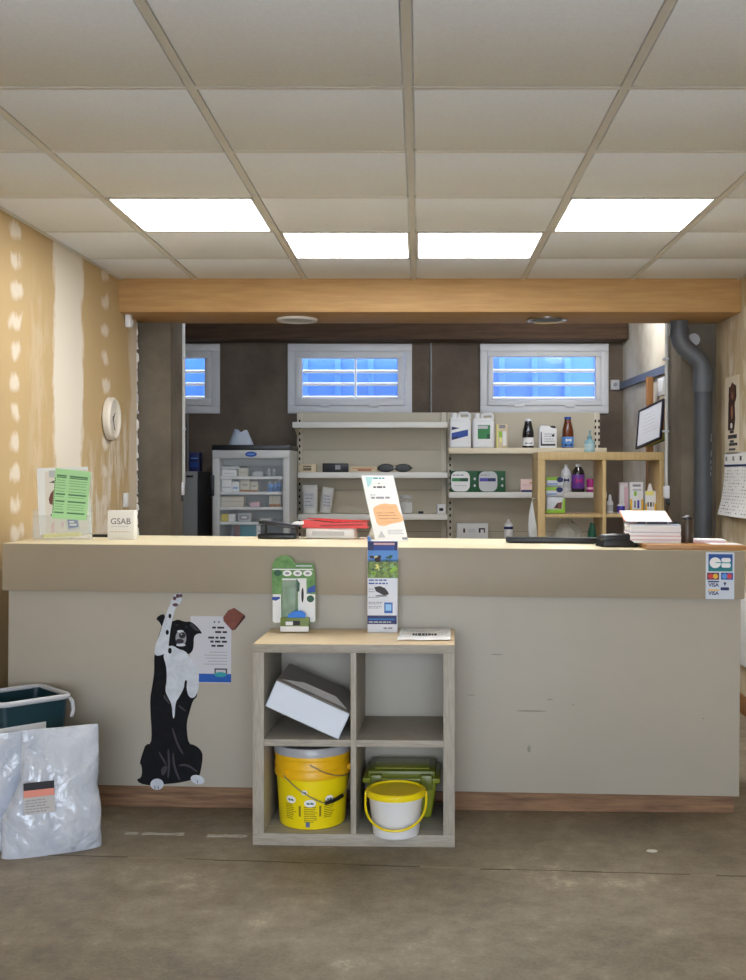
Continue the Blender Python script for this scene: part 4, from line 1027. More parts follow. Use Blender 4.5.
Y = 6.12; sn = thing('wall_sensor', 'small white sensor high on the left wall below the beam', 'sensor', (wallL(Y) + .001, Y, wz(321, Y)), (0, 0, 0))
mb = MB(); mb.box(0, .035, -.03, .03, -.04, .045, PLASTIC, .012); mb.build('housing', sn)
mb = MB(); mb.lathe([(.016, 0), (.012, .008), (0, .012)], LGREY, 16, Matrix.Translation((.034, 0, -.01)) @ Matrix.Rotation(PI / 2, 4, 'Y')); mb.build('sensor_lens', sn)
Y = 6.1; sw = thing('light_switch', 'white light switch low on the left wall near the column', 'light switch', (wallL(Y) + .001, Y, wz(500, Y)))
mb = MB(); mb.box(0, .012, -.04, .04, -.04, .04, PLASTIC, .004); mb.build('switch_plate', sw); mb = MB(); mb.box(.010, .017, -.018, .018, -.026, .026, WHITE, .003); mb.build('rocker', sw)

# conduits with boxes on the columns
def conduit(px, Y, pyt, pyb, lab, labb):
    x = wx(px, Y); zt, zb_ = wz(pyt, Y), wz(pyb, Y)
    t = thing('cable_conduit', lab, 'conduit', (x, Y, zb_), group='white cable conduits on the columns')
    mb = MB(); mb.tube([(0, 0, 0), (0, 0, zt - zb_)], .011, mat('conduit white', (206, 204, 198), .5), 12); mb.build('tube', t)
    for f in (.34, .78):
        mb = MB(); mb.box(-.024, .014, -.013, .016, (zt - zb_) * f - .007, (zt - zb_) * f + .007, LGREY, .002); mb.build('clamp', t)
    return x, zb_
def jbox(x, Y, z, lab, w=.055, h=.08):
    t = thing('socket_box', lab, 'socket', (x, Y, z), group='socket boxes under the conduits')
    mb = MB(); mb.box(-w / 2, w / 2, -.022, .022, -h, 0, PLASTIC, .006); mb.build('box_cover', t)
    mb = MB(); mb.box(-w / 2 + .012, w / 2 - .004, -.024, .01, -h - .04, -h + .0, BLACK, .006); mb.build('plug', t)
x, z = conduit(183.5, 6.735, 322, 484, 'white conduit running down the left column', '')
jbox(x - .024, 6.735, z + .012, 'white socket box on the left column with a black plug')
x, z = conduit(666.5, 6.83, 323, 487, 'white conduit running down the right column', '')
jbox(x + .010, 6.83, z + .008, 'white socket box on the right column with a black plug')

# drain pipe
YP = 6.36; r = .052
pp = [(679, 306), (679, 334), (680.5, 341), (684, 347), (697, 358), (701.5, 363), (703, 372), (703, 392), (703, 560), (703, 690)]
P3 = [Vector((wx(a_, YP), YP, wz(c_, YP))) for a_, c_ in pp]; P3[0].z = 2.206; P3[-1].z = .0
dp = thing('drain_pipe', 'grey plastic drain pipe with an offset bend by the right column', 'pipe', (P3[-1].x, YP, 0))
off = Matrix.Translation(-Vector((P3[-1].x, YP, 0)))
mb = MB(); mb.tube(P3[:8], r, PVC, 24, M=off)
mb.build('offset_bend', dp)
mb = MB(); mb.tube([P3[7], P3[9]], r * .98, PVCD, 24, M=off); 
for (a_, c_) in ((-.6, 436), (-.8, 440), (-.5, 452), (-.9, 455), (-1.0, 462), (-.9, 468), (-1.05, 474)):
    zc = wz(c_, YP); mb.patch(ell(.9 + a_ * .25 + .12, zc, .05, .014, 8), lambda z: r * .98, PAPER, .001)
mb.build('straight_pipe', dp)
for (c_, nm) in ((0, 'coupling'), (1, 'coupling')):
    mb = MB(); i_ = (3, 6)[c_]
    if c_ == 0: mb.tube([P3[1] + Vector((0, 0, .03)), P3[1] - Vector((0, 0, .012))], r * 1.1, PVC, 24, M=off)
    else: mb.tube([P3[6], P3[7]], r * 1.09, PVC, 24, M=off)
    mb.build('coupling', dp)

# right wall: dog banner, calendar, white panel
def wall_sheet(y0, y1, z0, z1, curl, m_):
    t = bmesh.new(); g_ = []
    for i in range(9):
        row = []
        for j in range(11):
            u_, v_ = i / 8, j / 10
            x_ = WR - .002 - curl * (1 - v_) ** 2 * (1 + .2 * math.sin(u_ * 4))
            row.append(t.verts.new((x_, y0 + (y1 - y0) * u_, z0 + (z1 - z0) * v_)))
        g_.append(row)
    for i in range(8):
        for j in range(10): t.faces.new((g_[i][j], g_[i][j + 1], g_[i + 1][j + 1], g_[i + 1][j]))
    bmesh.ops.recalc_face_normals(t, faces=t.faces); bmesh.ops.solidify(t, geom=list(t.faces), thickness=.0008); bmesh.ops.recalc_face_normals(t, faces=t.faces)
    mb = MB(); mb.merge(t, m_); return mb
def wrect(mb, y0, y1, z0, z1, m_, k_=1, x=WR): mb.box(x - .0032 - .0004 * k_, x - .002, y0, y1, z0, z1, m_)
def wpoly(mb, poly, m_, k_=1): mb.prism([(-p_[0], p_[1]) for p_ in poly], -.0036 - .0004 * k_, -.002, m_, Matrix.Translation((WR, 0, 0)) @ Matrix.Rotation(-PI / 2, 4, 'Z'))
zt, zb_ = 1.865, 1.425; y0, y1 = 6.02, 6.30
mb = wall_sheet(y0, y1, zb_, zt, 0.0, mat('poster cream', (226, 216, 196), .7))
FUR = mat('print dark brown fur', (58, 34, 28), .7)
wpoly(mb, [(6.12, 1.56), (6.24, 1.56), (6.23, 1.72), (6.20, 1.80), (6.16, 1.83), (6.10, 1.81), (6.085, 1.76), (6.11, 1.70), (6.10, 1.62)], FUR)
wpoly(mb, ell(6.15, 1.775, .048, .050), mat('print brown fur', (96, 60, 46), .7), 2)
wpoly(mb, [(6.10, 1.80), (6.085, 1.81), (6.075, 1.75), (6.095, 1.72), (6.108, 1.75)], FUR, 3); wpoly(mb, [(6.20, 1.80), (6.215, 1.81), (6.225, 1.75), (6.205, 1.72), (6.192, 1.75)], FUR, 3)
wpoly(mb, ell(6.15, 1.755, .022, .020), mat('print tan fur', (150, 104, 80), .7), 3); wpoly(mb, ell(6.15, 1.762, .009, .008), BLACK, 4); wpoly(mb, ell(6.17, 1.585, .02, .016), PAPER, 3); wpoly(mb, ell(6.16, 1.66, .02, .04), mat('print tan fur', (150, 104, 80), .7), 3)
for (z, a_, c_, hh) in ((1.55, 6.13, 6.21, .018), (1.522, 6.07, 6.24, .022), (1.495, 6.13, 6.20, .014), (1.478, 6.06, 6.22, .016), (1.45, 6.10, 6.22, .012)):
    yy = a_
    while yy < c_: w_ = random.uniform(.012, .03); wrect(mb, yy, min(yy + w_, c_), z - hh / 2, z + hh / 2, DARK, 2); yy += w_ + .006
tag(mb.build('dog_poster', None), 'narrow cream poster with a dark brown dog on the right wall', 'poster')
mb = MB()
cal = thing('wall_calendar', 'white wall calendar with small print hanging on the right wall', 'calendar', (WR, 6.05, 1.08))
cw = wall_sheet(5.72, 6.315, 1.355, 1.432, .0, PAPER); wrect(cw, 5.72, 6.315, 1.352, 1.364, NAVY, 3)
for yy in (5.82, 5.98, 6.12, 6.26): wrect(cw, yy, yy + .03, 1.385, 1.41, GREYP if yy != 5.98 else DARK, 2)
o = cw.build('calendar_header', cal); o.matrix_parent_inverse = Matrix.Translation(-Vector((WR, 6.05, 1.08)))
cw = wall_sheet(5.72, 6.315, 1.075, 1.355, .05, PAPER)
for i in range(12):
    for j in range(15):
        v_ = 1 - (j + .6) / 15.5; x_ = WR - .002 - .05 * (1 - v_) ** 2 * (1 + .2 * math.sin((1 - (i + .5) / 12) * 4)) - .0045
        yy = 6.29 - i * .047
        if random.random() < .8: cw.box(x_ - .0012, x_ + .001, yy - .02, yy - .02 + random.uniform(.008, .02), 1.075 + .28 * v_, 1.075 + .28 * v_ + .006, LGREY if random.random() < .8 else GREYP)
o = cw.build('calendar_page', cal); o.matrix_parent_inverse = Matrix.Translation(-Vector((WR, 6.05, 1.08)))
hb = thing('white_wall_box', 'white box low on the right wall beyond the counter end', 'wall box', (WR, 5.85, .28))
mb = MB(); mb.box(-.045, -.001, -.2, .17, 0, .36, PLASTIC, .006); mb.build('cover', hb)
mb = MB(); mb.lathe([(.01, 0), (.008, .006), (0, .006)], BLACK, 12, Matrix.Translation((-.045, .1, .16)) @ Matrix.Rotation(-PI / 2, 4, 'Y')); mb.build('screw', hb)

# ------------------------------------------------------------------ storage room: shelving
YS, YBK = 8.30, 8.66
def gondola(x0, x1, label, tops, lipm, double=False):
    t = thing('metal_shelving', label, 'shelving', ((x0 + x1) / 2, YBK, 0), group='cream metal shop shelving bays')
    hw_ = (x1 - x0) / 2; ztop = 1.80
    mb = MB(); mb.box(-hw_ + .015, hw_ - .015, -.012, .02, .1, ztop, METALP)
    for z_ in (.45, .85, 1.18, 1.50): mb.box(-hw_ + .02, hw_ - .02, -.0135, -.011, z_, z_ + .004, mat('panel seam', (150, 142, 124), .7))
    mb.build('back_panel', t)
    for s in (-1, 1):
        mb = MB(); xa = s * (hw_ - .0235); mb.box(xa - .022, xa + .022, -.034, .03, 0, ztop, METALW, .002)
        z_ = .12
        while z_ < ztop - .03:
            for hx in ((-.014, .014) if (double and s > 0) else (0,)): 
                if double or s < 0: mb.box(xa + hx - .006, xa + hx + .006, -.036, -.030, z_, z_ + .022, HOLE)
            z_ += .05
        mb.build('upright', t)
    mb = MB(); mb.box(-hw_, hw_, -.38, -.03, 0, .14, METALW, .003); mb.build('base_deck', t)
    for z_, l in zip(tops, lipm):
        mb = MB(); mb.box(-hw_ + .004, hw_ - .004, YS - YBK, -.036, z_ - .022, z_ - .0005, METALW); mb.box(-hw_ + .004, hw_ - .004, YS - YBK - .004, YS - YBK + .008, z_ - .044, z_, l, .003); sh = mb.build('shelf', t)
        for s in (-1, 1):
            mb = MB(); xa = s * (hw_ - .012)
            t2 = bmesh.new(); yy = YS - YBK
            f_ = [(yy + .01, z_ - .03), (-.036, z_ - .11), (-.036, z_ + .01), (yy + .01, z_ - .003)]
            a_ = [t2.verts.new((xa - .003, p_[0], p_[1])) for p_ in f_]; b_ = [t2.verts.new((xa + .003, p_[0], p_[1])) for p_ in f_]
            t2.faces.new(a_); t2.faces.new(b_[::-1])
            for i in range(4): t2.faces.new((a_[i], b_[i], b_[(i + 1) % 4], a_[(i + 1) % 4]))
            bmesh.ops.recalc_face_normals(t2, faces=t2.faces); mb.merge(t2, METALW); mb.build('bracket', sh)
    return t
ZL1, ZL2, ZL3 = 1.708, 1.323, 1.003
ZR1, ZR2, ZR3 = 1.510, 1.171, .79
gondola(-.980, .213, 'left bay of cream metal shelving, top shelf empty', (ZL1, ZL2, ZL3, .6), (LIPM, LIPM, LIPM, LIPM))
gondola(.216, 1.432, 'right bay of cream metal shelving, jerrycans on its top shelf', (ZR1, ZR2, ZR3), (LIPC, LIPM, LIPM), True)

# wooden open bookcase in front of the right bay
KX0, KX1, KY0, KY1 = .772, 1.597, 7.10, 7.48
bcx = (KX0 + KX1) / 2
bk2 = thing('open_bookcase', 'pale birch open bookcase standing before the right shelving bay', 'bookcase', (bcx, KY0, 0))
bh_ = 1.454; bw_ = (KX1 - KX0) / 2; d_ = KY1 - KY0
mb = MB(); mb.box(-bw_, bw_, 0, d_, bh_ - .052, bh_, BIRCH, .001); mb.build('top_board', bk2)
mb = MB(); mb.box(-bw_, bw_, 0, d_, 0, .05, BIRCH, .001); mb.build('bottom_board', bk2)
for s in (-1, 1):
    tb = .048 if s < 0 else .028; mb = MB(); mb.box(min(s * bw_, s * (bw_ - tb)), max(s * bw_, s * (bw_ - tb)), 0, d_, .05, bh_ - .052, BIRCH, .001); mb.build('side_board', bk2)
dx = wx(604.5, KY0) - bcx
mb = MB(); mb.box(dx - .012, dx + .012, .002, d_, .05, bh_ - .052, BIRCH, .001); mb.build('divider', bk2)
KSH = (1.048, .71, .38)
for z_ in KSH:
    for a_, c_ in ((-bw_ + .048, dx - .012), (dx + .012, bw_ - .028)):
        mb = MB(); mb.box(a_, c_, .004, d_, z_ - .022, z_, BIRCH, .001); mb.build('shelf_board', bk2)
ZK = 1.048; ZKT = 1.454

# items: right bay top shelf
def jerrycan(px0, px1, pyt, zb, Yf, label, art, body=PLASTIC):
    S_ = Yf / F; w_ = (px1 - px0) * S_; H = wz(pyt, Yf) - zb; d_ = .13
    t = thing('jerrycan', label, 'jerrycan', (wx((px0 + px1) / 2, Yf), Yf + d_ / 2, zb + .0006), group='white jerrycans on the metal shelf')
    mb = MB(); mb.box(-w_ / 2, w_ / 2, -d_ / 2, d_ / 2, 0, H * .80, body, .016, seg=3)
    # shoulders and handle loop
    mb.prism([(-w_ / 2 + .008, H * .74), (w_ / 2 - .008, H * .74), (w_ / 2 - .012, H * .86), (w_ * .28, H * .87), (-w_ * .05, H * .86), (-w_ / 2 + .012, H * .86)], -d_ / 2 + .01, d_ / 2 - .01, body)
    mb.build('body', t)
    mb = MB(); mb.tube([(-w_ * .05, 0, H * .84), (-w_ * .05, 0, H * .95), (0.02 * w_, 0, H * .985), (w_ * .36, 0, H * .985), (w_ * .43, 0, H * .94), (w_ * .43, 0, H * .82)], .013, body, 12); mb.build('handle', t)
    mb = MB(); mb.lathe([(.024, H * .84), (.024, H * .98), (.020, H), (0, H)], PLASTIC, 20, Matrix.Translation((-w_ * .28, 0, 0))); mb.build('cap', t)
    mb = MB(); art(mb, w_, H, -d_ / 2 - .0006); mb.build('front_label', t)
def art1(mb, w, H, y):
    mb.prism([(-w * .40, H * .22), (w * .36, H * .34), (w * .36, H * .52), (-w * .40, H * .42)], y - .0006, y + .002, BLUE); mb.prism([(-w * .40, H * .5), (-w * .02, H * .56), (-w * .4, H * .60)], y - .0006, y + .002, NAVY)
    mb.prism([(-w * .40, H * .22), (-w * .1, H * .27), (-w * .12, H * .33), (-w * .4, H * .3)], y - .0012, y + .002, NAVY)
def art2(mb, w, H, y):
    mb.prism(rect(-w * .26, H * .26, w * .30, H * .66), y - .0006, y + .002, GREEN); mb.prism(rect(-w * .26, H * .55, w * .2, H * .64), y - .0010, y + .002, LGREY); mb.prism(rect(w * .16, H * .26, w * .3, H * .4), y - .001, y + .002, DGREEN)
jerrycan(449.5, 471, 412.5, ZR1, 8.36, 'white jerrycan with a blue slanted label, first on the top shelf', art1)
jerrycan(472.5, 494.5, 413.2, ZR1, 8.36, 'white jerrycan with a green square label on the top shelf', art2)
carton('slim_carton', 'pale slim carton with yellow print next to the green-label jerrycan', 'carton', 496.5, 507.5, 424, ZR1, 8.38, .05, BEIGE, ((0, 0, .12, 1, YELP), (.25, .82, .8, .96, GREYP), (.22, .45, .5, .7, LIME), (.3, .25, .5, .42, YELP), (.55, .1, .9, .7, PAPER)))
BEER = [(0, 0), (.92, 0), (1, .02), (1, .48), (.94, .58), (.62, .84), (.55, .92), (.55, .94)]
BCAP = [(.60, .92), (.60, .985), (.5, 1), (0, 1)]
bottle('dark_bottle', 'near black glass bottle with white cap on the top shelf', 'bottle', 522.3, 534, 419, ZR1, 8.42, BEER, DGLASS, BCAP, PLASTIC, (.08, .36), PAPER, lab2=((.6, .12, .2, GREYP),), group='bottles on the metal shelf')
def art3(mb, w, H, y):
    mb.prism([(-w * .42, H * .10), (-w * .42, H * .72), (-w * .36, H * .72), (-w * .34, H * .18), (w * .42, H * .18), (w * .42, H * .10)], y - .0006, y + .002, BLACK)
    for z_ in (.62, .52, .40, .30): words(mb, -w * .2, w * .4, H * z_, .006, GREYP, y)
    mb.prism(rect(w * .22, H * .5, w * .36, H * .6), y - .0006, y + .002, BLACK)
def small_can():
    Yf, zb = 8.37, ZR1; S_ = Yf / F; w_ = 17.5 * S_; H = wz(425.5, Yf) - zb
    t = thing('square_canister', 'small white square canister with black corner print on the top shelf', 'canister', (wx(548, Yf), Yf + .05, zb + .0006))
    mb = MB(); mb.prism([(-w_ / 2, 0), (w_ / 2, 0), (w_ / 2, H * .86), (w_ * .2, H * .9), (w_ * .05, H), (-w_ * .4, H), (-w_ / 2, H * .9)], -.05, .05, PLASTIC, bevel=.006); mb.build('body', t)
    mb = MB(); art3(mb, w_, H, -.0506); mb.build('front_label', t)
    mb = MB(); mb.lathe([(.022, H * .86), (.022, H * .98), (0, H * .98)], BLACK, 18, Matrix.Translation((w_ * .3, 0, 0))); mb.build('cap', t)
small_can()
bottle('amber_bottle', 'amber brown bottle with blue cap and blue label on the top shelf', 'bottle', 562, 573.6, 417, ZR1, 8.42, BEER, AMBER, BCAP, BLUE, (.03, .36), SKYB, lab2=((.7, .05, .14, NAVY), (.5, .2, .3, PAPER)), group='bottles on the metal shelf')
pb = bottle('pump_bottle', 'clear aqua pump bottle on top of the birch bookcase', 'bottle', 584.4, 595, 439, ZKT, 7.17, [(0, 0), (.92, 0), (1, .04), (1, .78), (.5, .94), (.42, 1.0)], AQUA, [(.46, .98), (.46, 1.22), (0, 1.22)], mat('pump teal', (120, 170, 186), .3), (.15, .62), mat('aqua label', (176, 206, 214), .4))
mb = MB(); mb.tube([(0, 0, .10), (0, 0, .136), (0, -.004, .142), (-.004, -.03, .138)], .006, mat('pump teal', (120, 170, 186), .3), 10); mb.build('pump_spout', pb)

# items: right bay second shelf
def window_box(px0, px1, pyt, label, c, strip):
    Yf = 8.37; S_ = Yf / F; w_ = (px1 - px0) * S_; H = wz(pyt, Yf) - ZR2; d_ = .1
    t = thing('green_carton', label, 'carton', (wx((px0 + px1) / 2, Yf), Yf + d_ / 2, ZR2 + .0006), group='green cartons with round white faces')
    mb = MB(); mb.box(-w_ / 2, w_ / 2, -d_ / 2, d_ / 2, 0, H, DGREEN, .002)
    for z_ in (.3, .62): mb.prism(ell(w_ * .38, H * z_, .009, .011, 12), -d_ / 2 - .0006, -d_ / 2 + .001, LGREY)
    mb.build('carton_body', t)
    mb = MB(); mb.prism(rrect(-w_ * .48, .004, w_ * .2, H * .98, .045, 6), -d_ / 2 - .0008, -d_ / 2 + .001, c)
    mb.prism(rect(-w_ * .45, H * .5, w_ * .12, H * .66), -d_ / 2 - .0014, -d_ / 2 + .001, strip); mb.prism(rect(-w_ * .15, H * .5, w_ * .14, H * .66), -d_ / 2 - .0018, -d_ / 2 + .001, NAVY if strip is VIOL else DGREEN)
    words(mb, -w_ * .42, w_ * .0, H * .8, .008, GREYP, -d_ / 2 - .0008); words(mb, -w_ * .36, w_ * .1, H * .3, .006, LGREY, -d_ / 2 - .0008)
    mb.build('round_face', t)
window_box(450.6, 478, 471, 'green carton with white round face and green stripe, left of the pair', PAPER, GREEN)
window_box(478.3, 505.5, 471, 'green carton with grey round face and blue stripe, right of the pair', LGREY, VIOL)
carton('pink_box', 'small pale pink box with dark foot at the end of the second shelf', 'box', 520.5, 535.5, 479.5, ZR2, 8.37, .07, mat('pale pink', (232, 206, 200), .6), ((.05, 0, 1, .16, NAVY), (.1, .5, .9, .6, PINK), (.6, .65, .9, .8, TAN)))
BIG = [(0, 0), (.93, 0), (1, .03), (1, .62), (.86, .76), (.4, .9), (.36, .94)]
CAPB = [(.40, .90), (.40, .98), (.32, 1), (0, 1)]
bottle('white_bottle', 'white bottle with dark dots beside the purple-label bottle', 'bottle', 560.5, 571.3, 464.5, ZR2, 8.40, BIG, mat('grey white plastic', (214, 214, 222), .4), CAPB, PLASTIC, (.15, .6), LGREY, lab2=((.5, .36, .5, NAVY),), group='tall bottles behind the bookcase')
bottle('purple_label_bottle', 'dark bottle with white cap and large purple label', 'bottle', 571.8, 584.6, 464, ZR2, 8.40, BIG, DGLASS, CAPB, PLASTIC, (.12, .62), PURP, lab2=((.55, .3, .5, MAG),), group='tall bottles behind the bookcase')
bottle('magenta_tub', 'small magenta tub with pale bands on the second shelf', 'tub', 586.6, 594.8, 479, ZR2, 8.38, [(0, 0), (.96, 0), (1, .03), (1, .82)], MAG, [(1.04, .80), (1.04, .98), (.98, 1), (0, 1)], MAG, (.2, .36), PINK)
# lower shelf of the right bay
carton('grey_white_carton', 'pale grey carton with dark marks low on the shelving behind the counter', 'carton', 457, 488, 523.5, ZR3, 8.37, .12, mat('pale grey card', (212, 212, 212), .6), ((.2, .48, .26, .72, DARK), (.36, .5, .6, .7, LGREY), (.70, .48, .76, .74, DARK), (.76, .66, .86, .74, DARK), (.86, .48, .9, .74, DARK)))
bottle('nozzle_bottle', 'small white nozzle bottle with a navy band low on the shelving', 'bottle', 504, 513, 519, ZR3, 8.40, [(0, 0), (.95, 0), (1, .02), (1, .72), (.85, .80), (.3, .86)], PLASTIC, [(.34, .85), (.30, .93), (.1, 1), (0, 1)], PLASTIC, (.54, .66), NAVY)

# items: left bay
carton('beige_box', 'small beige box with grey window, left end of the middle shelf', 'box', 299, 316, 464.3, ZL2, 8.37, .09, BEIGE, ((.24, .2, .72, .8, mat('olive grey', (110, 100, 84), .7)), (.24, .55, .72, .62, BEIGE)))
carton('black_pack', 'black glossy pack beside the beige box on the middle shelf', 'pack', 322.5, 348, 463.3, ZL2, 8.37, .08, BLACK, ((.05, .55, .45, .8, DARK), (.5, .3, .7, .8, GREYP), (.78, .3, .95, .6, DARK)))
carton('flat_box', 'low pale box with reddish stripe on the middle shelf', 'box', 349.5, 377, 466.5, ZL2, 8.37, .1, BEIGE, ((.1, .55, .9, .75, TAN), (.3, .25, .8, .5, mat('dull red', (170, 90, 74), .7))))
# dark goggles
gg = thing('dark_goggles', 'pair of dark rounded goggles at the right of the middle shelf', 'goggles', (wx(395, 8.4), 8.4, ZL2 + .0006))
S_ = 8.4 / F
mb = MB()
for cx in (-9, 8): mb.lathe([(0, -.02), (8 * S_, -.018), (8.2 * S_, 0), (7 * S_, .02), (0, .024)], BLACK, 22, Matrix.Translation((cx * S_, 0, .033)) @ Matrix.Rotation(PI / 2, 4, 'X') @ Matrix.Diagonal((1, .52, 1, 1)))
mb.build('lenses', gg)
mb = MB(); mb.tube([(-17 * S_, .02, .03), (-12 * S_, .06, .035), (0, .07, .04), (12 * S_, .06, .035), (17 * S_, .02, .03)], .007, mat('grey strap', (120, 116, 110), .6), 8); mb.build('strap', gg)
mb = MB(); mb.tube([(-3 * S_, -.005, .036), (2 * S_, -.005, .036)], .007, LGREY, 8); mb.build('bridge', gg)
# two white pouches
def pouch(px0, px1, pyt, label, rz, lean):
    Yf = 8.39; S_ = Yf / F; w_ = (px1 - px0) * S_; H = wz(pyt, Yf) - ZL3
    t = thing('white_pouch', label, 'pouch', (wx((px0 + px1) / 2, Yf), Yf + .03, ZL3 + .0006 + abs(lean) * .05), (0, lean, rz), group='white pouches on the lower shelf')
    mb = MB(); tt = bmesh.new(); rings = []
    for i in range(13):
        v = i / 12; ring = []
        for j in range(20):
            a_ = 2 * PI * j / 20; th_ = .028 * (1 - v) ** .7 + .002; wx_ = w_ / 2 * (.94 + .06 * v)
            ring.append(tt.verts.new((wx_ * math.copysign(abs(math.cos(a_)) ** .6, math.cos(a_)), th_ * math.sin(a_), H * v)))
        rings.append(ring)
    for a_, b_ in zip(rings, rings[1:]):
        for j in range(20): tt.faces.new((a_[j], a_[(j + 1) % 20], b_[(j + 1) % 20], b_[j]))
    tt.faces.new(rings[0]); tt.faces.new(rings[-1]); bmesh.ops.recalc_face_normals(tt, faces=tt.faces); mb.merge(tt, mat('pouch silver white', (208, 208, 204), .3)); mb.build('pouch_body', t)
    mb = MB(); M_ = Matrix.Translation((0, -.024, H * .45)) @ Matrix.Rotation(math.radians(-6), 4, 'X'); mb.prism(rect(-w_ * .32, -H * .25, w_ * .3, H * .28), -.004, .004, LGREY, M_)
    for q in range(4): words(mb, -w_ * .28, w_ * .28, H * (.2 - .12 * q), .008, GREYP, -.004, M_)
    mb.build('pouch_label', t)
pouch(301.5, 317.5, 485, 'upright white pouch with grey print, left of the pair', 0, 0)
pouch(319, 331, 488, 'white pouch leaning outwards, right of the pair', .2, .12)
jr = bottle('glass_jar', 'clear glass jar with pale contents on the lower shelf', 'jar', 399, 413.5, 495, ZL3, 8.40, [(0, 0), (.94, 0), (1, .04), (1, .78), (.8, .86)], FILM, [(.84, .84), (.84, .98), (0, 1)], LGREY)
mb = MB(); R_ = 6.3 * 8.4 / F; mb.lathe([(0, .004), (R_ * .9, .004), (R_ * .92, .02), (R_ * .92, .085), (0, .095)], mat('cotton white', (226, 226, 222), .9), 16); mb.build('contents', jr)
carton('tiny_box', 'tiny white box with dark picture at the right end of the lower shelf', 'box', 436.5, 445.5, 504.5, ZL3, 8.37, .06, PAPER, ((.3, .3, .75, .6, DARK), (0, 0, .1, 1, GREYP)))
carton('black_eraser', 'tiny black block lying between the jar and the tiny box', 'block', 418.3, 423.5, 511.3, ZL3, 8.37, .03, BLACK)
carton('black_clip', 'small black piece at the left end of the lower shelf', 'clip', 293.6, 296.6, 506.5, ZL3, 8.37, .03, BLACK)

# bookcase contents
wp = mat('wipes white', (214, 218, 226), .4)
for i, (b_, tp, lab) in enumerate(((wz(494.5, 7.2), 484.4, 'lower wipes packet with lime top in the bookcase pile'), (wz(484.3, 7.2), 474.5, 'upper wipes packet with lime top in the bookcase pile'))):
    zb = (ZK + .113 if i == 0 else ZK + .113 + .0665)
    S_ = 7.18 / F
    t = thing('wipes_packet', lab, 'packet', (wx(555, 7.18), 7.18 + .06, zb + .0008), (0, 0, .06 * i), group='wipes packets piled in the bookcase')
    mb = MB(); mb.box(-9.2 * S_, 8.8 * S_, -.06, .06, 0, .065, wp, .012); mb.build('packet_body', t)
    mb = MB(); mb.box(-9.3 * S_, 4 * S_, -.061, -.058, .040, .062, LIME, .001); mb.prism(ell(4.5 * S_, .044, .022, .018), -.0625, -.059, NAVY); mb.prism(rect(-8 * S_, .012, 2 * S_, .02), -.0615, -.059, SKYB); mb.build('packet_print', t)
S_ = 7.18 / F
fb = thing('treat_bag', 'white and lime treat bag with an animal picture under the wipes packets', 'pack', (wx(555.5, 7.18), 7.24, ZK + .0008), group=None)
mb = MB(); mb.box(-9 * S_, 9.5 * S_, -.055, .055, 0, .112, wp, .010); mb.build('pack_body', fb)
mb = MB(); mb.box(-9.1 * S_, 9.6 * S_, -.0565, -.054, .002, .028, LIME, .001); mb.box(7 * S_, 9.6 * S_, -.0565, -.054, .028, .095, LIME, .001)
mb.prism([(-2 * S_, .035), (6 * S_, .03), (6.5 * S_, .075), (2 * S_, .07)], -.0572, -.054, BROWN); mb.prism([(0, .04), (2 * S_, .036), (3 * S_, .06), (1 * S_, .062)], -.058, -.054, BLACK); mb.build('pack_print', fb)
bottle('spray_bottle', 'small white spray bottle beside the bookcase divider', 'bottle', 606.8, 613.2, 494.5, ZK, 7.2, [(0, 0), (.95, 0), (1, .03), (1, .6), (.45, .72)], PLASTIC, [(.5, .7), (.5, .88), (.3, 1), (0, 1)], PLASTIC, (.15, .45), LGREY)
bottle('violet_bottle', 'small violet bottle with white top in the right bookcase cell', 'bottle', 617, 625, 500, ZK, 7.18, [(0, 0), (.95, 0), (1, .03), (1, .62), (.45, .74)], PLASTIC, [(.48, .72), (.42, .9), (.2, 1), (0, 1)], PLASTIC, (.08, .56), VIOL)
carton('pink_white_carton', 'tall white carton with pink print behind the violet bottle', 'carton', 619.5, 628.3, 482.5, ZK, 7.27, .05, mat('rosy white', (232, 220, 224), .6), ((.1, .1, .5, .9, PAPER), (.55, .15, .9, .85, PINK)))
def yellow_carton(px0, px1, pyt, Yf, lab, extra):
    return carton('yellow_foot_carton', lab, 'carton', px0, px1, pyt, ZK, Yf, .05, PAPER, ((0, 0, 1, .12, YELO), (0, .12, .15, .45, YELO), (.85, .12, 1, .45, YELO)) + extra, group='yellow and white cartons in the bookcase')
yellow_carton(630, 643.3, 482, 7.2, 'tall white carton with yellow foot and green dot in the bookcase', ((.2, .85, .8, .92, GREYP), (.3, .56, .5, .7, LIME), (.3, .18, .45, .4, GREYP), (.55, .16, .7, .42, VIOL), (.2, .72, .85, .78, LGREY)))
ot = yellow_carton(645.3, 656, 491, 7.2, 'shorter white and yellow carton with open flap in the bookcase', ((0, .8, .8, 1, YELP), (.2, .3, .32, .5, DARK), (.45, .3, .6, .5, DARK), (.7, .3, .8, .5, GREYP)))
mb = MB(); mb.prism([(-.02, 0), (.02, 0), (.006, .05), (-.004, .052)], -.001, .001, PAPER, Matrix.Translation((0, 0, wz(491, 7.2) - ZK - .002))); mb.build('open_flap', ot)
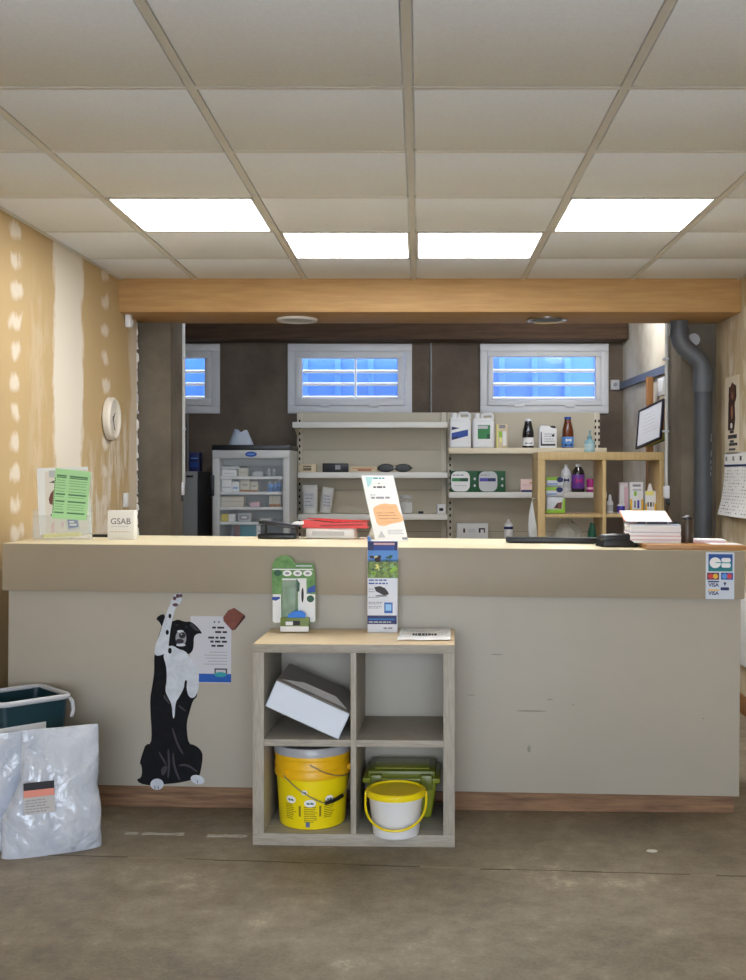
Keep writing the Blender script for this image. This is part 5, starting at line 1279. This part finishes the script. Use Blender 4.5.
# crumpled clear bag and green object in the cell below
def lump(name, label, cat, loc, sx, sy, sz, m_, seed, amp=.25):
    t = bmesh.new(); bmesh.ops.create_icosphere(t, subdivisions=4, radius=1)
    for v in t.verts:
        n_ = noise.noise(v.co * 2.1 + Vector((seed, 0, 0))) + .5 * noise.noise(v.co * 5 + Vector((0, seed, 0)))
        c = v.co * (1 + amp * n_); v.co = Vector((c.x * sx, c.y * sy, max(-.92, c.z) * sz + .92 * sz))
    mb = MB(); mb.merge(t, m_); return tag(mb.build(name, None, loc), label, cat)
ZC = .71
lump('clear_bag', 'crumpled clear plastic bag in the lower left bookcase cell', 'plastic bag', (wx(568, 7.25), 7.27, ZC + .001), .10, .085, .15, mat('milky clear film', (206, 206, 196), .2, alpha=.6), 4.2)
lump('dark_green_bag', 'dark green bundle beside the crumpled clear bag', 'bag', (wx(591, 7.22), 7.17, ZC + .001), .032, .04, .143, mat('dark green cloth', (16, 84, 62), .6), 9.1, .15)
# white bag hanging on the bookcase side
hg = thing('hanging_bag', 'thin white plastic bag hanging on the left side of the bookcase', 'bag', (KX0 - .006, 7.14, .82))
mb = MB(); tt = bmesh.new(); rings = []
for i in range(15):
    v = i / 14; ring = []
    rx_ = .005 + .022 * math.sin(min(1, (1 - v) * 1.3) * PI / 2)
    for j in range(18):
        a_ = 2 * PI * j / 18; k_ = 1 + .25 * math.sin(3 * a_ + v * 6)
        ring.append(tt.verts.new((-.028 + rx_ * math.cos(a_) * k_, .03 * (1.1 - v) * math.sin(a_) * k_, .31 * v)))
    rings.append(ring)
for a_, b_ in zip(rings, rings[1:]):
    for j in range(18): tt.faces.new((a_[j], a_[(j + 1) % 18], b_[(j + 1) % 18], b_[j]))
tt.faces.new(rings[0]); tt.faces.new(rings[-1]); bmesh.ops.recalc_face_normals(tt, faces=tt.faces); mb.merge(tt, mat('bag grey white', (206, 210, 212), .4)); mb.build('bag_body', hg)
mb = MB(); mb.tube([(0, 0, .33), (-.02, 0, .33), (-.03, 0, .315), (-.028, 0, .30)], .004, STEEL, 8); mb.build('hook', hg)

# framed certificate and folders on top of the bookcase
ft, fbm = Vector((1.520, 7.44, 1.762)), Vector((1.447, 7.36, 1.4565)); nt_, nb_ = Vector((1.606, 7.14, 1.805)), Vector((1.585, 7.10, 1.545))
u_ = ((nt_ + nb_) - (ft + fbm)).normalized(); v0 = ((nt_ + ft) - (nb_ + fbm)); v_ = (v0 - u_ * v0.dot(u_)).normalized(); n_ = u_.cross(v_)
c_ = (ft + fbm + nt_ + nb_) / 4
FM = Matrix((u_, -n_, v_)).transposed().to_4x4(); FM = Matrix.Translation(c_) @ FM      # local -y faces the viewer side
fw, fh = .15, .14
fr = thing('picture_frame', 'dark blue framed white certificate leaning on top of the bookcase', 'picture frame', c_, FM.to_euler())
s_front = -1
mb = MB()
for (x0, x1, z0, z1) in ((-fw, fw, -fh, -fh + .014), (-fw, fw, fh - .014, fh), (-fw, -fw + .014, -fh, fh), (fw - .014, fw, -fh, fh)): mb.box(x0, x1, -.009, .009, z0, z1, mat('frame midnight', (26, 30, 48), .4), .002)
mb.build('frame_border', fr)
mb = MB(); mb.box(-fw + .012, fw - .012, -.004, .004, -fh + .012, fh - .012, mat('certificate white', (226, 230, 242), .6))
for q in range(6): words(mb, -.08, .09, .08 - q * .026, .004, LGREY, -.004)
mb.build('certificate', fr)
for q, (m_, lab) in enumerate(((mat('folder orange', (222, 140, 40), .6), 'orange folder leaning behind the framed certificate'), (mat('folder green', (90, 140, 60), .6), 'green folder behind the orange folder on the bookcase'), (BLACK, 'black folder behind the green folder on the bookcase'))):
    mb = MB(); mb.box(-.10 + .02 * q, .135, -.005, .005, -.135, .10 + .03 * q, m_, .002)
    Tm = FM @ Matrix.Translation((0, .018 + .013 * q, 0)); tag(mb.build('leaning_folder', None, Tm.translation, Tm.to_euler()), lab, 'folder', 'folders behind the framed certificate')

# right wall of the storage room: rail, stud, white box, junction box
ang_w = math.atan2(1.645 - 1.70, YB - 6.86)
mb = MB(); quadwall(mb, (1.615, YB - .01), (1.668, 6.90), .022, 1.995, 2.05, mat('blue grey rail', (88, 98, 116), .5))
tag(mb.build('wall_rail', None), 'blue-grey rail along the white storage room wall', 'rail')
mb = MB(); mb.box(-.021, .021, -.03, .03, 0, 1.99, POSTW, .002); tag(mb.build('wood_stud', None, (1.612, 7.62, 0)), 'brown wooden upright against the white storage room wall', 'post')
mb = MB(); mb.box(-.03, .01, -.10, .10, 0, .12, PLASTIC, .004); mb.box(-.033, -.029, -.08, .08, .02, .10, WHITE, .002); tag(mb.build('white_wall_cabinet', None, (1.650, 7.3, 1.84)), 'small white box on the storage wall under the blue-grey rail', 'box')
mb = MB(); mb.box(-.035, .035, -.035, .0, -.04, .04, LGREY, .004); mb.lathe([(.016, 0), (.016, .004), (0, .004)], GREYP, 14, Matrix.Translation((0, -.035, 0)) @ Matrix.Rotation(PI / 2, 4, 'X')); tag(mb.build('junction_box', None, (wx(614.5, YB), YB + .0005, wz(385, YB))), 'grey junction box on the dark back wall at the rail end', 'junction box')
# thin conduits on the back wall
for px, pt_, pb_, lab in ((431, 343, 424, 'thin white conduit on the back wall between the two windows'), (187.5, 414, 470, 'thin white cable below the left window')):
    Y = YB - .008; mb = MB(); zt, zb_ = wz(pt_, Y), wz(pb_, Y) - (.25 if px < 300 else .1); mb.tube([(0, 0, 0), (0, 0, zt - zb_)], .008, mat('conduit grey', (150, 150, 150), .6), 10); tag(mb.build('wall_cable', None, (wx(px, Y), Y, zb_)), lab, 'cable', 'thin cables on the back wall')

# ------------------------------------------------------------------ medicine fridge
FY0, FY1 = 7.75, 8.28; fx0, fx1 = wx(212.5, FY0), wx(289.5, FY0); fcx = (fx0 + fx1) / 2; fhw = (fx1 - fx0) / 2; FZ = 1.482
fr = thing('glass_door_fridge', 'white glass-door medicine fridge with black top by the back wall', 'fridge', (fcx, FY0, 0))
FRW = mat('fridge white', (190, 191, 190), .4); FRI = mat('fridge lining', (190, 192, 192), .5)
mb = MB(); e = .045; dp_ = FY1 - FY0
mb.box(-fhw, -fhw + e, .04, dp_, .05, FZ, FRW, .003); mb.box(fhw - e, fhw, .04, dp_, .05, FZ, FRW, .003); mb.box(-fhw, fhw, dp_ - .04, dp_, .05, FZ, FRI); mb.box(-fhw + e, fhw - e, .04, dp_, .05, .12, FRI); mb.box(-fhw + e, fhw - e, .04, dp_, FZ - .035, FZ, FRI)
mb.box(-fhw + e, fhw - e, .2, .24, FZ - .11, FZ - .03, FRI)
for sx_ in (-1, 1):
    for yy in (.08, dp_ - .08): mb.lathe([(.018, 0), (.018, .05)], BLACK, 12, Matrix.Translation((sx_ * (fhw - .06), yy, 0)))
mb.build('cabinet', fr)
mb = MB(); mb.box(-fhw - .004, fhw + .004, -.002, dp_, FZ, FZ + .036, BLACK, .003); mb.build('top_slab', fr)
mb = MB(); dz0, dz1 = .06, FZ - .002; sw_ = .048
for (x0, x1, z0, z1) in ((-fhw, fhw, dz0, dz0 + .1), (-fhw, fhw, dz1 - .058, dz1), (-fhw, -fhw + sw_, dz0 + .1, dz1 - .058), (fhw - sw_, fhw, dz0 + .1, dz1 - .058)): mb.box(x0, x1, 0, .036, z0, z1, FRW, .003)
dr = mb.build('door', fr)
mb = MB(); mb.box(-fhw + sw_ - .004, fhw - sw_ + .004, .014, .018, dz0 + .096, dz1 - .054, GLASS); mb.build('glass_pane', dr)
mb = MB(); za, zb_ = wz(496, FY0), wz(475, FY0); mb.box(-fhw - .016, -fhw + .014, -.03, .006, za, zb_, BLACK, .006); mb.build('handle', dr)
mb = MB(); mb.prism(ell(0, dz1 - .029, .042, .019), -.003, .001, BLUE); mb.prism(ell(0, dz1 - .029, .028, .004, 14), -.0036, 0, SKYB); mb.build('badge', dr)
FS = [wz(476.4, 7.8), wz(491.8, 7.8), wz(507, 7.8), wz(521.8, 7.8), .84]
for z_ in FS:
    mb = MB(); mb.box(-fhw + e + .002, fhw - e - .002, .052, dp_ - .045, z_ - .012, z_ - .0006, LGREY); mb.box(-fhw + e + .002, fhw - e - .002, .048, .056, z_ - .02, z_, WHITE, .002); mb.build('fridge_shelf', fr)
YI = 7.83
MUT = mat('muted cream', (214, 206, 186), .7); OCH = mat('ochre print', (184, 120, 60), .7)
def fc(px0, px1, pyt, si, label, base, prints=(), Y=YI, d=.09, z=None): return carton('medicine_box', label, 'medicine box', px0, px1, pyt, FS[si] if z is None else z, Y, d, base, prints, group='medicine packs in the fridge')
fc(221.8, 236.5, 469.8, 0, 'long white medicine box on the top fridge shelf, under the white tray', PAPER, ((.1, .4, .8, .5, LGREY),))
fc(221.6, 239, 466.3, 0, 'thin white tray lying across the long box on the top fridge shelf', LGREY, (), d=.1, z=wz(469.8, YI) + .002)
fc(238.5, 247.5, 468.5, 0, 'cream medicine box in the middle of the top fridge shelf', MUT, ((.1, .5, .9, .56, GREYP),))
fc(253, 262.5, 471.8, 0, 'low grey medicine box on the top fridge shelf', LGREY)
for a_, lab in ((266.6, 'left clear vial on the top fridge shelf'), (272, 'right clear vial on the top fridge shelf')):
    bottle('medicine_vial', lab, 'vial', a_, a_ + 4, 469, FS[0], YI + .03, [(0, 0), (.9, 0), (1, .05), (1, .65), (.5, .78)], mat('vial grey', (170, 176, 180), .2), [(.6, .76), (.6, 1), (0, 1)], LGREY, group='vials in the fridge')
fc(221.8, 231.5, 479.4, 1, 'tall white medicine box at the left of the second fridge shelf', PAPER, ((.1, .3, .9, .4, LGREY),))
fc(232, 239, 481.8, 1, 'smaller white medicine box on the second fridge shelf', PAPER, ((.15, .3, .8, .45, SKYB),))
fc(240.3, 249.6, 479.4, 1, 'cream medicine box with ochre foot, taller of two on the second shelf', MUT, ((0, 0, 1, .16, OCH), (.2, .5, .8, .6, GREYP)))
fc(250.2, 257.6, 481.5, 1, 'cream medicine box with ochre foot, shorter of two on the second shelf', MUT, ((0, 0, 1, .16, OCH), (.2, .5, .8, .6, GREYP)))
for a_, b_, tp, lab in ((267.8, 272.8, 481.3, 'left blue-label vial on the second fridge shelf'), (273.2, 276.8, 481.6, 'middle blue-label vial on the second fridge shelf'), (277, 281, 479.3, 'tallest blue-label vial at the right of the second fridge shelf')):
    bottle('blue_vial', lab, 'vial', a_, b_, tp, FS[1], YI + .03, [(0, 0), (.9, 0), (1, .05), (1, .7), (.6, .8)], SKYB, [(.66, .78), (.66, 1), (0, 1)], LGREY, (.04, .42), mat('vial blue', (40, 104, 170), .4), group='blue vials in the fridge')
fc(221.5, 243.5, 496.5, 2, 'wide cream medicine box on the third fridge shelf', MUT, ((.05, .5, .95, .54, GREYP), (.3, .62, .6, .7, LGREY)))
fc(250, 259.5, 502.3, 2, 'low pinkish medicine box on the third fridge shelf', PINK)
for a_, lab in ((269.3, 'cream box with ochre foot, left of three on the third shelf'), (273.1, 'cream box with ochre foot, middle of three on the third shelf'), (276.9, 'cream box with ochre foot, right of three on the third shelf')):
    fc(a_, a_ + 3.6, 496, 2, lab, MUT, ((0, 0, 1, .24, OCH),))
fc(221.5, 228, 514, 3, 'yellow medicine box on the fourth fridge shelf', mat('mustard', (206, 186, 30), .6))
fc(228.3, 235, 514.3, 3, 'white medicine box beside the yellow one', PAPER)
fc(238, 250.5, 513.3, 3, 'grey printed medicine box in the middle of the fourth fridge shelf', LGREY, ((.1, .2, .9, .8, GREYP), (.3, .4, .7, .6, PAPER)))
fc(260, 271, 518.6, 3, 'low pale medicine box at the right of the fourth fridge shelf', PAPER)
fc(240, 256, 524.6, 4, 'teal medicine carton at the bottom of the fridge', mat('teal card', (0, 130, 150), .6))
fc(256.4, 265.5, 525, 4, 'white medicine carton beside the teal one', PAPER, ((.1, .5, .7, .6, LGREY),))
fc(233.6, 239.6, 526, 4, 'dark red medicine carton left of the teal one', mat('dark red card', (110, 26, 44), .6))
# recovery cone on top
mb = MB(); S_ = 7.96 / F; zc = FZ + .0366; Rb, Rt = 13 * S_, 6.3 * S_
tt = bmesh.new(); n_ = 40; bot, top = [], []
Hc = wz(429, 7.96) - zc
for i in range(n_):
    a_ = 2 * PI * i / n_; dip = .030 * abs(math.cos(a_ + PI / 2 + .12)) ** 7 + .008 * (math.cos(a_) > .3)
    bot.append(tt.verts.new((Rb * math.cos(a_), Rb * math.sin(a_), 0))); top.append(tt.verts.new((Rt * math.cos(a_), Rt * math.sin(a_), Hc - dip)))
for i in range(n_): tt.faces.new((bot[i], bot[(i + 1) % n_], top[(i + 1) % n_], top[i]))
bmesh.ops.solidify(tt, geom=list(tt.faces), thickness=.0016); mb.merge(tt, mat('cone white plastic', (230, 238, 248), .3))
tag(mb.build('recovery_cone', None, (wx(241, 7.96), 7.96, zc)), 'white plastic pet recovery cone on top of the fridge', 'cone')
# locker left of the fridge
lk = thing('metal_locker', 'grey metal locker between the left column and the fridge', 'locker', (-1.80, 8.0, 0))
GM = mat('grey metal', (150, 150, 150), .45); GMD = mat('dark grey metal', (98, 98, 100), .5)
mb = MB(); mb.box(-.16, .16, .012, .54, 0, 1.330, GMD, .002); mb.build('locker_body', lk)
mb = MB(); mb.box(-.158, .158, -.006, .012, .03, 1.328, GM, .003); dr = mb.build('locker_door', lk)
mb = MB(); mb.box(.08, .13, -.02, -.004, 1.285, 1.30, BLACK, .002); mb.build('handle', dr)
bb = carton('blue_box', 'dark blue box standing on top of the grey locker', 'box', 189.3, 199.2, 452.5, 1.331, 8.1, .12, NAVY, ((.1, .2, .9, .5, BLUE), (.15, .65, .85, .72, SKYB)))

# ------------------------------------------------------------------ light and camera
w = bpy.data.worlds.new('sky'); scene.world = w; w.use_nodes = True
k = w.node_tree; bg = k.nodes['Background']
bg.inputs[0].default_value = (.76, .86, 1.0, 1); bg.inputs[1].default_value = 9.0
sn_ = bpy.data.lights.new('sun', 'SUN'); sn_.energy = 6; sn_.angle = .01; sn_.color = (1, .97, .92)
so = bpy.data.objects.new('sun', sn_); COL.objects.link(so); so.rotation_euler = (math.radians(-24), math.radians(6), 0)
pl_ = bpy.data.lights.new('storage_fill', 'POINT'); pl_.energy = 16; pl_.shadow_soft_size = .12; pl_.color = (1, .97, .93)  # added unseen light with no fixture, brightens the storage room wall
po = bpy.data.objects.new('storage_fill', pl_); COL.objects.link(po); po.location = (1.25, 7.5, 2.46)
ar = bpy.data.lights.new('daylight_entrance', 'AREA'); ar.shape = 'RECTANGLE'; ar.size = 3.4; ar.size_y = 2.3
ar.cycles.is_portal = True
ao = bpy.data.objects.new('daylight_entrance', ar); COL.objects.link(ao); ao.location = (-.05, YF - .1, 1.15); ao.rotation_euler = (-PI / 2 + PI, 0, 0)
cam = bpy.data.cameras.new('camera'); co = bpy.data.objects.new('camera', cam); COL.objects.link(co)
co.location = (0, 0, CAMH); co.rotation_euler = (PI / 2, 0, 0)
cam.sensor_fit = 'HORIZONTAL'; cam.sensor_width = 36; cam.lens = F / 746 * 36
cam.shift_x = (373 - CX) / 746; cam.shift_y = -(490 - CY) / 746
cam.clip_start = .05
scene.camera = co
vs = scene.view_settings; scene.display_settings.display_device = 'sRGB'
vs.view_transform = 'Standard'; vs.look = 'None'; vs.gamma = 1; vs.use_curve_mapping = False; vs.exposure = 0.15
scene.cycles.use_denoising = True
scene.cycles.max_bounces = 10; scene.cycles.diffuse_bounces = 6; scene.cycles.transparent_max_bounces = 12
